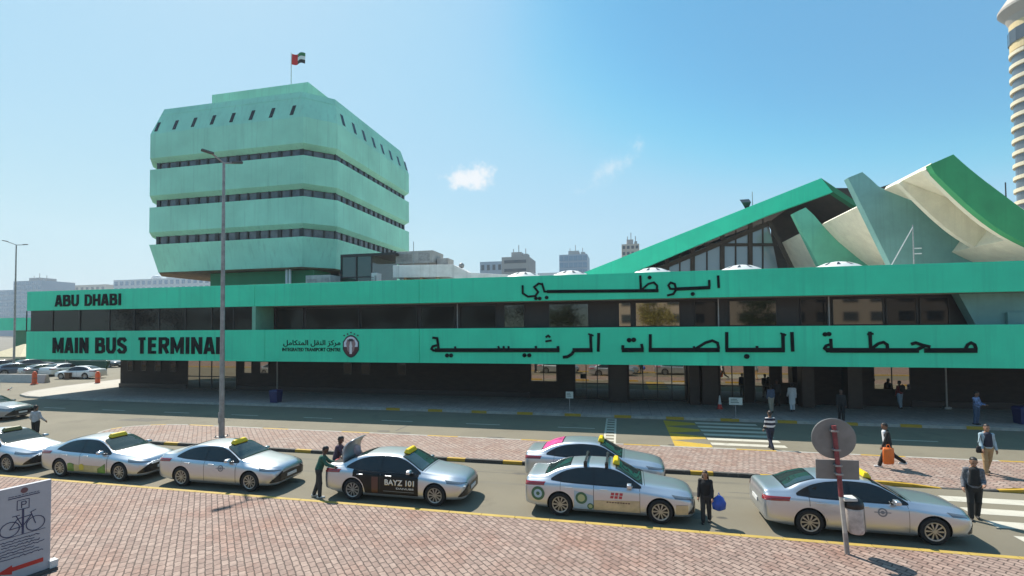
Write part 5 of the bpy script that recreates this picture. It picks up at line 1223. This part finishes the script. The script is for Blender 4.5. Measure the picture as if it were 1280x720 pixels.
link('door_print', on_side(b.mesh('door_print', brn), .019), t5)
recolour(kids(t7, 'rear_window')[0], mat('pink_print', (.62, .08, .26), .3, var=.5, vscale=3))
# other vehicles
dk = mat('car_dark_grey', (.07, .075, .08), .25, metal=.4, coat=.7); wt = mat('car_white', (.74, .74, .73), .3, coat=.7); bl = mat('car_slate_blue', (.10, .14, .20), .25, metal=.4, coat=.7); gy = mat('car_grey', (.30, .31, .32), .25, metal=.5, coat=.7)
sedan('parked_car', 'silver car with dark flank driving off the photo at the left edge', 'car', (-39.2, 22.6, .005), R(8), None, gy, False)
PK = 'cars in the car park left of the terminal'
for i, (px_, py_, Y, rz, bm_, lab) in enumerate((( 22, 466, 45.5, R(70), bl, 'slate blue car parked behind the white low barrier'), (58, 466, 45.0, R(80), gy, 'grey car parked left of the first orange bollard'), (80, 466, 46.0, R(100), wt, 'white car parked under the end of the green band'),
        (101, 474, 43.0, R(190), wt, 'white car standing alone below the dark green canopy'), (4, 462, 50, R(75), dk, 'dark car parked at the left edge beneath the canvas tent'), (40, 460, 52, R(85), dk, 'dark car in the second row of the car park'), (132, 460, 56, R(5), dk, 'dark car in deep shade beyond the brown stone wall'))):
    p = PY(px_, py_, Y); sedan('parked_car', lab, 'car', (p[0], Y, .005), rz, PK, bm_, False)
# ------------------------------------------------------------------ people: one continuous skin each, with clothes and hair on top
def surface_nets(F, org, h):
    s = F < 0; nx, ny, nz = F.shape
    corners = [s[i:nx-1+i, j:ny-1+j, k:nz-1+k] for i in (0, 1) for j in (0, 1) for k in (0, 1)]
    cnt = sum(c.astype(np.int8) for c in corners); act = (cnt > 0) & (cnt < 8); idx = -np.ones(act.shape, int); ii = np.argwhere(act); idx[act] = np.arange(len(ii))
    acc = np.zeros((len(ii), 3)); wsum = np.zeros(len(ii)); a, b, c = ii.T
    for ax in range(3):
        o1 = [k for k in range(3) if k != ax]
        for u in (0, 1):
            for v in (0, 1):
                p = [a.copy(), b.copy(), c.copy()]; p[o1[0]] = p[o1[0]]+u; p[o1[1]] = p[o1[1]]+v; q = [t.copy() for t in p]; q[ax] = q[ax]+1
                f0 = F[tuple(p)]; f1 = F[tuple(q)]; m_ = (f0 < 0) != (f1 < 0); t = np.where(m_, f0/(f0-f1+1e-12), 0)
                pos = np.stack(p, 1).astype(float); pos[:, ax] += t; acc[m_] += pos[m_]; wsum[m_] += 1
    V = acc/wsum[:, None]*h + org; faces = []
    for ax in range(3):
        sl0 = [slice(None)]*3; sl1 = [slice(None)]*3; sl0[ax] = slice(0, -1); sl1[ax] = slice(1, None)
        e = s[tuple(sl0)] != s[tuple(sl1)]; o1, o2 = [k for k in range(3) if k != ax]; P = np.argwhere(e)
        ok = (P[:, o1] > 0) & (P[:, o2] > 0) & (P[:, o1] < idx.shape[o1]) & (P[:, o2] < idx.shape[o2]); P = P[ok]; inside = s[tuple(P.T)]
        def g(d1, d2): Q_ = P.copy(); Q_[:, o1] += d1; Q_[:, o2] += d2; return idx[tuple(Q_.T)]
        q = np.stack([g(-1, -1), g(0, -1), g(0, 0), g(-1, 0)], 1)
        flip = inside if ax != 1 else ~inside
        q[~flip] = q[~flip][:, ::-1]; faces.append(q)
    return V, np.concatenate(faces)
def sdf_mesh(caps, h, k=.018, name='skin', mats=None, labels=None):
    A = np.array([c[0] for c in caps], float); Bp = np.array([c[1] for c in caps], float); rmax = max(max(c[2], c[3]) for c in caps)
    lo = np.minimum(A, Bp).min(0)-rmax-3*h; hi = np.maximum(A, Bp).max(0)+rmax+3*h; n = np.ceil((hi-lo)/h).astype(int)+1
    F = np.full(n, 1.0); LB = np.full(n, 0, np.int16); FL = np.full(n, 9.0)
    for ci, c in enumerate(caps):
        a, b_, ra, rb = np.array(c[0], float), np.array(c[1], float), c[2], c[3]; sq = c[5] if len(c) > 5 else None
        mrg = max(ra, rb)*(1.0 if sq is None else max(1, 1/min(sq)))+.06
        l0 = np.maximum(0, np.floor((np.minimum(a, b_)-mrg-lo)/h).astype(int)); h0 = np.minimum(n, np.ceil((np.maximum(a, b_)+mrg-lo)/h).astype(int)+1)
        X = [lo[d]+h*np.arange(l0[d], h0[d]) for d in range(3)]; gx, gy_, gz = np.meshgrid(*X, indexing='ij', sparse=True)
        d = b_-a; L2 = max(1e-9, d@d); px_, py_, pz_ = gx-a[0], gy_-a[1], gz-a[2]; t = np.clip((px_*d[0]+py_*d[1]+pz_*d[2])/L2, 0, 1)
        ex, ey, ez = px_-t*d[0], py_-t*d[1], pz_-t*d[2]
        if sq is not None: ex, ey, ez = ex/sq[0], ey/sq[1], ez/sq[2]
        D = np.sqrt(ex*ex+ey*ey+ez*ez)-(ra+(rb-ra)*t)
        if sq is not None: D = D*min(sq)
        S = tuple(slice(l0[d_], h0[d_]) for d_ in range(3)); f = F[S]; kk = c[4] if len(c) > 4 and c[4] is not None else k
        hh = np.clip(.5+.5*(D-f)/kk, 0, 1); F[S] = f*hh + D*(1-hh) - kk*hh*(1-hh)
        if labels is not None: u = D < FL[S]; LB[S][u] = labels[ci]; FL[S] = np.minimum(FL[S], D)
    V, Q_ = surface_nets(F, lo, h); me = bpy.data.meshes.new(name); me.from_pydata(V.tolist(), [], Q_.tolist()); me.polygons.foreach_set('use_smooth', [True]*len(me.polygons))
    for m_ in (mats or []): me.materials.append(m_)
    if labels is not None:
        Cn = V[Q_].mean(1); g = np.clip(np.round((Cn-lo)/h).astype(int), 0, n-1); me.polygons.foreach_set('material_index', LB[tuple(g.T)].astype(np.int32))
    me.update(); return me
def rotx(p, a, o): c, s_ = math.cos(a), math.sin(a); y, z = p[1]-o[1], p[2]-o[2]; return np.array([p[0], o[1]+y*c-z*s_, o[2]+y*s_+z*c])
SK = [mat('skin_'+k, v, .55) for k, v in (('tan', (.34, .18, .11)), ('brown', (.20, .10, .06)), ('deep', (.11, .055, .035)))]
HAIR = mat('black_hair', (.012, .010, .009), .5); EYE_ = mat('eye_dark', (.01, .01, .01), .2); LIP = mat('lip', (.25, .09, .08), .5)
SHOEW = mat('white_shoes', (.62, .62, .60), .6); SHOEB = mat('black_shoes', (.015, .014, .014), .5)
def cloth_mat(n, c, var=.2): return mat(n, c, .85, var=var, vscale=9)
def person(label, loc, face, H=1.72, skin=1, top_=None, trousers=None, shoes=SHOEB, hair=HAIR, lean=0.0, stride=0.0, armL=(.05, .12, .2), armR=(.05, .12, .2), head=0.0, turn=0.0, robe=None, long_hair=False, cap=None, open_front=None, headgear=None, crouch=0.0):
    """faces local +Y; arms: (swing forward, out to the side, elbow bend); a positive stride puts the right foot forward"""
    k = H/1.75; hp = np.array([0, 0, .93]); J = {}
    for s_, n in ((-1, 'L'), (1, 'R')):
        st = stride*s_; hip = hp+np.array([.09*s_, 0, -.02]); th = .44; sh_ = .43
        bend = .12+crouch+abs(min(0, st))*.9
        kn = hip+th*np.array([0, math.sin(st+crouch*.5), -math.cos(st+crouch*.5)]); an = kn+sh_*np.array([0, math.sin(st+crouch*.5-bend), -math.cos(st+crouch*.5-bend)])
        J['hip'+n], J['kn'+n], J['an'+n] = hip, kn, an
    def up(p): return rotx(np.array(p, float), -lean, hp)
    J['waist'] = up((0, .0, 1.08)); J['chest'] = up((0, .005, 1.30)); J['neck'] = up((0, -.01, 1.47)); hb = up((0, .015, 1.56)); ht_ = hb + np.array([0, math.sin(lean+head)*.12, math.cos(lean+head)*.12])
    for s_, n, (sw, ou, el) in ((-1, 'L', armL), (1, 'R', armR)):
        sho = up((.165*s_, -.01, 1.388)); a = sw; d = np.array([math.sin(ou)*s_, math.sin(a)*math.cos(ou), -math.cos(a)*math.cos(ou)]); elb = sho+.29*d
        a2 = sw+el; d2 = np.array([math.sin(ou*.5)*s_ - (.25*s_ if el > .8 else 0), math.sin(a2), -math.cos(a2)]); d2 /= np.linalg.norm(d2); wr = elb+.25*d2
        J['sh'+n], J['el'+n], J['wr'+n], J['hd'+n] = sho, elb, wr, d2
    zmin = min(J['anL'][2], J['anR'][2]); lift = .075-zmin
    for q in J: 
        if not q.startswith('hd'): J[q] = J[q]+np.array([0, 0, lift])
    hb = hb+np.array([0, 0, lift]); ht_ = ht_+np.array([0, 0, lift]); hp = hp+np.array([0, 0, lift])
    caps, lab = [], []
    def cap_(a, b_, ra, rb=None, kk=None, sq=None, l=0): caps.append((np.array(a)*k, np.array(b_)*k, ra*k, (rb if rb is not None else ra)*k, kk, sq)); lab.append(l)
    cap_(hp+[0, 0, .0], J['waist'], .125, .12, None, (1.15, .85, 1)); cap_(J['waist'], J['chest'], .12, .135, None, (1.15, .8, 1)); cap_(J['chest'], J['neck']-[0, 0, .06], .13, .09, None, (1.2, .75, 1)); cap_(J['neck']-[0, 0, .05], hb, .055, .05)
    for n in 'LR':
        cap_(J['neck']-[0, 0, .05], J['sh'+n], .055, .058); cap_(J['sh'+n], J['el'+n], .056, .042); cap_(J['el'+n], J['wr'+n], .042, .028); cap_(J['hip'+n], J['kn'+n], .088, .058); cap_(J['kn'+n], J['an'+n], .056, .040)
        f = J['an'+n]; cap_(f+[0, -.04, -.035], f+[0, .13, -.045], .036, .030)
        d = J['hd'+n]; s_ = -1 if n == 'L' else 1; w0 = J['wr'+n]; fw_ = np.array([0, 1.0, 0]); fw_ = fw_-d*(d@fw_); fw_ /= max(1e-6, np.linalg.norm(fw_)); inn = np.array([-s_*1.0, 0, 0]); inn = inn-d*(d@inn); inn /= max(1e-6, np.linalg.norm(inn))
        cap_(w0+d*.02, w0+d*.085, .030, .034, .012, (1, 1, 1))
        for fi, (o_, L0) in enumerate(((.030, .075), (.010, .085), (-.010, .080), (-.030, .062))):
            b0 = w0+d*.09+fw_*o_; m1 = b0+d*L0*.5+inn*.008; t1_ = m1+d*L0*.42+inn*.022; cap_(b0, m1, .0095, .009, .004); cap_(m1, t1_, .009, .0075, .004)
        b0 = w0+d*.035+fw_*.028; cap_(b0, b0+fw_*.03+d*.03, .012, .010, .006); cap_(b0+fw_*.03+d*.03, b0+fw_*.034+d*.06+inn*.008, .010, .008, .005)
    cap_(hb+[0, .0, .035], ht_+[0, -.012, .0], .083, .090, None, (.92, 1.06, 1.0)); fz = (ht_-hb); fz /= np.linalg.norm(fz); fy = np.array([0, fz[2], -fz[1]])
    hc = (hb+ht_)/2+[0, 0, .01]
    def fp_(x, y, z): return hc+np.array([x, 0, 0])+fy*y+fz*z
    cap_(fp_(0, .045, -.085), fp_(0, .06, -.075), .045, .035, .02); cap_(fp_(0, .085, .01), fp_(0, .105, -.028), .011, .016, .01)
    for s_ in (-1, 1):
        cap_(fp_(.085*s_, -.005, .01), fp_(.088*s_, -.01, -.03), .013, .010, .006); cap_(fp_(.012*s_, .085, .028), fp_(.055*s_, .075, .03), .010, .009, .010)
        cap_(fp_(.033*s_, .086, .012), fp_(.034*s_, .088, .012), .010, .010, .003, None, 1)
    cap_(fp_(-.022, .085, -.058), fp_(.022, .085, -.058), .007, .007, .004, None, 2)
    body = sdf_mesh(caps, .0085, .020, 'person', [SK[skin], EYE_, LIP], lab)
    o = link('person', body, None, tuple(float(v) for v in loc), (0, 0, face)); tag(o, label, 'person')
    def layer(name, items, material, h=.012, kk=.025):
        me = sdf_mesh([(np.array(a)*k, np.array(b_)*k, ra*k, rb*k, None, sq) for a, b_, ra, rb, sq in items], h, kk, name, [material]); return link(name, me, o)
    if trousers:
        it = [(hp+[0, 0, -.03], hp+[0, 0, .07], .142, .137, (1.15, .88, 1))]
        for n in 'LR': it += [(J['hip'+n], J['kn'+n], .105, .077, None), (J['kn'+n], J['an'+n]+[0, 0, .02], .077, .066, None)]
        layer('trousers', it, trousers)
    if top_:
        it = [(hp+[0, 0, .03], J['waist'], .148, .142, (1.17, .9, 1)), (J['waist'], J['chest'], .142, .15, (1.17, .85, 1)), (J['chest'], J['neck']-[0, 0, .07], .140, .085, (1.18, .8, 1))]
        for n in 'LR': it += [(J['neck']-[0, 0, .055], J['sh'+n], .058, .064, None), (J['sh'+n], J['el'+n], .063, .054, None)] + ([(J['el'+n], J['wr'+n]-J['hd'+n]*.01, .060, .046, None)] if not (isinstance(top_, tuple) and top_[1] == 'short') else [])
        tm = top_[0] if isinstance(top_, tuple) else top_
        layer('jacket' if open_front else 'shirt', it, tm)
        if open_front:
            layer('undershirt', [(hp+[dx_, .052, .10], J['chest']+[dx_*.7, .056, .10], .098, .085, (.95, 1, 1)) for dx_ in (-.05, 0, .05)], open_front)
            it2 = [(J['neck']+[-.06, .03, -.06], J['neck']+[.06, -.04, .0], .035, .035, None), (J['neck']+[.06, .03, -.06], J['neck']+[-.06, -.04, .0], .035, .035, None)]
            layer('collar', it2, tm)
    if robe:
        it = [(hp+[0, 0, .0], J['waist'], .155, .145, (1.15, .9, 1)), (J['waist'], J['chest'], .145, .15, (1.17, .85, 1)), (J['chest'], J['neck']-[0, 0, .07], .140, .085, (1.18, .8, 1)), (hp+[0, 0, -.42], hp, .17, .155, (1.1, .85, 1))]
        for n in 'LR': it += [(J['neck']-[0, 0, .055], J['sh'+n], .070, .074, None), (J['sh'+n], J['el'+n], .070, .060, None), (J['el'+n], J['wr'+n], .062, .05, None)]
        layer('tunic', it, robe)
    for n in 'LR':
        f = J['an'+n]; layer('shoe', [(f+[0, -.055, -.038], f+[0, .15, -.046], .046, .038, None), (f+[0, -.05, -.02], f+[0, -.02, .02], .046, .046, None)], shoes, .011, .01)
    if cap or hair:
        it = [(fp_(0, -.035, .050), fp_(0, -.006, .058), .089, .084, (.97, 1.03, .97)), (fp_(0, -.05, .0), fp_(0, -.045, -.035), .072, .058, None)]
        if long_hair: it += [(fp_(0, -.06, -.02), fp_(0, -.09, -.22), .085, .085, (1.0, .6, 1)), (fp_(-.075, -.01, .0), fp_(-.08, -.02, -.17), .035, .04, None), (fp_(.075, -.01, .0), fp_(.08, -.02, -.17), .035, .04, None)]
        layer('cap' if cap else 'hair', it, cap or hair, .010)
    return o, J, k
def at_h(px_, ptop, H, z=0):       # ground point under a person of height H whose head top shows at pixel ptop
    d = ray(px_, ptop); t = (z+H-EYE)/d[2]; p = np.array([0, 0, EYE])+d*t; return (p[0], p[1], z)
def toward(px): return 0
navy = cloth_mat('navy_cloth', (.012, .016, .035)); blk_ = cloth_mat('black_cloth', (.012, .012, .013)); charc = cloth_mat('charcoal_cloth', (.035, .035, .037)); khaki = cloth_mat('khaki_cloth', (.36, .24, .12)); denim = cloth_mat('denim_cloth', (.05, .085, .15)); pale = cloth_mat('pale_blue_cloth', (.30, .40, .46)); ltgrey = cloth_mat('light_grey_cloth', (.40, .41, .43)); white_ = cloth_mat('white_cloth', (.68, .68, .70), .06); green_ = cloth_mat('bottle_green_cloth', (.02, .10, .07)); plum = cloth_mat('plum_cloth', (.07, .045, .075)); maroon = cloth_mat('maroon_cloth', (.16, .015, .02)); paled = cloth_mat('pale_denim', (.28, .36, .44)); beige_ = cloth_mat('beige_cloth', (.42, .36, .28))
strp = stripes_mat('white_navy_stripes', (.012, .014, .03), (.70, .70, .70), .20, 'z', .45); check = mat('blue_white_camo', (.16, .22, .38), .85, var=.95, vscale=8); greyj = mat('grey_marl_jacket', (.12, .125, .14), .85, var=.5, vscale=16)
BK, FR = math.pi, 0.0      # facing: 0 looks away from the camera (+Y), pi looks towards it; -pi/2 looks right (+X), pi/2 left
P_ = {}
person('man in a grey jacket and black trousers standing at the lane crossing', (9.72, 16.25, 0), R(160), 1.74, 0, greyj, cloth_mat('dark_trousers', (.018, .018, .018)), SHOEB, lean=.04, head=.3, armL=(.0, .14, 1.35), armR=(-.1, .20, .75), stride=.12, open_front=blk_)
person('man in a pale open jacket and khaki trousers on the median', (12.85, 20.75, MZ), R(175), 1.74, 0, pale, khaki, cloth_mat('brown_shoes', (.10, .06, .03)), stride=.16, armL=(-.1, .22, .35), armR=(.25, .2, .4), open_front=navy)
person('man in a black jacket walking left over the median with a bright orange bag', (9.85, 21.0, MZ), R(78), 1.68, 1, blk_, blk_, SHOEW, lean=.10, stride=-.42, armL=(.25, .05, .15), armR=(-.2, .08, .2), head=.2, open_front=white_)
person('man in a white and navy striped shirt on the zebra crossing, back turned', at_h(962, 514, 1.70), R(10), 1.70, 1, strp, navy, SHOEB, stride=.30, armL=(.1, .1, .5), armR=(.15, .1, .5))
person('woman in black with long hair standing in the taxi lane, holding a blue bag', (2.3, 14.55, 0), R(165), 1.46, 0, blk_, charc, SHOEB, long_hair=True, hair=mat('brown_hair', (.05, .022, .012), .5), lean=.10, head=.3, stride=.10, armL=(.3, .16, .35), armR=(.1, .12, .3))
person('person in a bottle green top leaning towards the open boot of the taxi', (-9.75, 14.2, 0), R(-65), 1.66, 2, green_, charc, SHOEW, lean=.28, head=.2, armL=(.7, .1, .5), armR=(.6, .1, .6), stride=.10)
person('person in a plum top at the open boot, beside the one in green', (-9.85, 15.35, 0), R(-75), 1.72, 2, plum, navy, SHOEB, lean=.20, armL=(.8, .15, .5), armR=(.8, .1, .5), head=.2)
person('man in light shirt and dark trousers standing on the road at the left', at_h(45, 507.5, 1.72), R(15), 1.72, 1, ltgrey, blk_, SHOEB, cap=blk_, armL=(.05, .35, .7), armR=(.05, .35, .7))
person('person in a blue grey top and beige trousers walking to the entrance', (9.0, 32.4, FZ), R(10), 1.68, 2, cloth_mat('blue_grey_top', (.10, .13, .20)), beige_, SHOEB, stride=.12)
person('person in a long white tunic and trousers walking to the doors', (10.4, 33.1, FZ), R(-5), 1.70, 2, None, white_, SHOEB, robe=white_, stride=.10, armL=(.2, .14, .5))
person('man all in black standing at the kerb before the entrance', (12.0, 30.3, FZ), R(170), 1.72, 2, blk_, blk_, SHOEB)
person('person in a maroon top and pale jeans by the entrance wall, with a backpack', (17.3, 35.3, FZ), R(20), 1.72, 2, maroon, paled, SHOEB, stride=.08)
person('man in a blue and white patterned shirt and jeans at the right kerb', (18.45, 30.45, FZ), R(-150), 1.72, 1, check, denim, SHOEB, head=.3, armL=(.3, .12, 1.1), armR=(.3, .12, 1.1))
person('person in dark clothes standing in the shade between the doors', (10.1, 35.0, FZ), R(150), 1.70, 2, charc, blk_, SHOEB)
# bags and luggage
def bag(name, label, cat, loc, rz, prof, depth, material, handle=None):
    e = empty(name, tuple(float(v) for v in loc), rz, label, cat); m = MB()
    rings = [[(w_*math.cos(a)*(1 if abs(math.cos(a)) < .8 else .96), d_*math.sin(a), z) for a in np.linspace(0, 2*math.pi, 17)[:-1]] for w_, d_, z in prof]
    m.loft(rings); m.build('body', material, e, smooth=True)
    if handle:
        m = MB(); m.tube(handle, .012, 6); m.build('handle', material, e)
    return e
bag('shopping_bag', 'blue plastic bag held by the woman in black', 'bag', (2.62, 14.40, .42), .3, [(.05, .03, 0), (.19, .11, .06), (.21, .12, .22), (.14, .07, .36), (.05, .03, .42)], 0, mat('blue_bag', (.02, .08, .42), .4, var=.25, vscale=8), [(-.04, 0, .40), (0, 0, .50), (.04, 0, .40)])
bag('shopping_bag', 'bright orange bag hanging from the hand of the man crossing the median', 'bag', (9.72, 20.70, MZ+.20), .1, [(.17, .06, 0), (.20, .09, .05), (.20, .09, .50), (.19, .05, .60)], 0, mat('orange_bag', (.80, .17, .02), .5, var=.1, vscale=5), [(-.08, 0, .59), (-.03, 0, .72), (.03, 0, .72), (.08, 0, .59)])
bag('shoulder_bag', 'dark shoulder bag at the hip of the man in the pale jacket', 'bag', (12.56, 20.62, MZ+.78), .3, [(.13, .05, 0), (.16, .07, .05), (.15, .06, .2), (.10, .04, .24)], 0, blk_, [(-.1, 0, .22), (.08, .03, .62), (.12, 0, .22)])
bag('backpack', 'dark backpack on the person in the maroon top', 'bag', (17.36, 35.08, FZ+1.08), .35, [(.12, .08, 0), (.16, .11, .06), (.15, .10, .36), (.08, .06, .44)], 0, blk_, [(-.06, 0, .42), (0, .02, .5), (.06, 0, .42)])
bag('suitcase', 'red bag being lifted into the open boot of the taxi', 'luggage', (-9.38, 14.85, .74), 1.2, [(.15, .10, 0), (.23, .15, .04), (.24, .16, .28), (.19, .11, .36)], 0, mat('red_bag', (.42, .03, .03), .6, var=.3, vscale=6), [(-.08, 0, .35), (0, 0, .45), (.08, 0, .35)])
bag('bundle', 'pale pink bundle piled in the boot of the taxi', 'luggage', (-9.12, 15.35, 1.08), .4, [(.10, .10, 0), (.22, .2, .08), (.20, .2, .30), (.08, .08, .42)], 0, mat('pink_bundle', (.62, .42, .42), .8, var=.25, vscale=9), None)
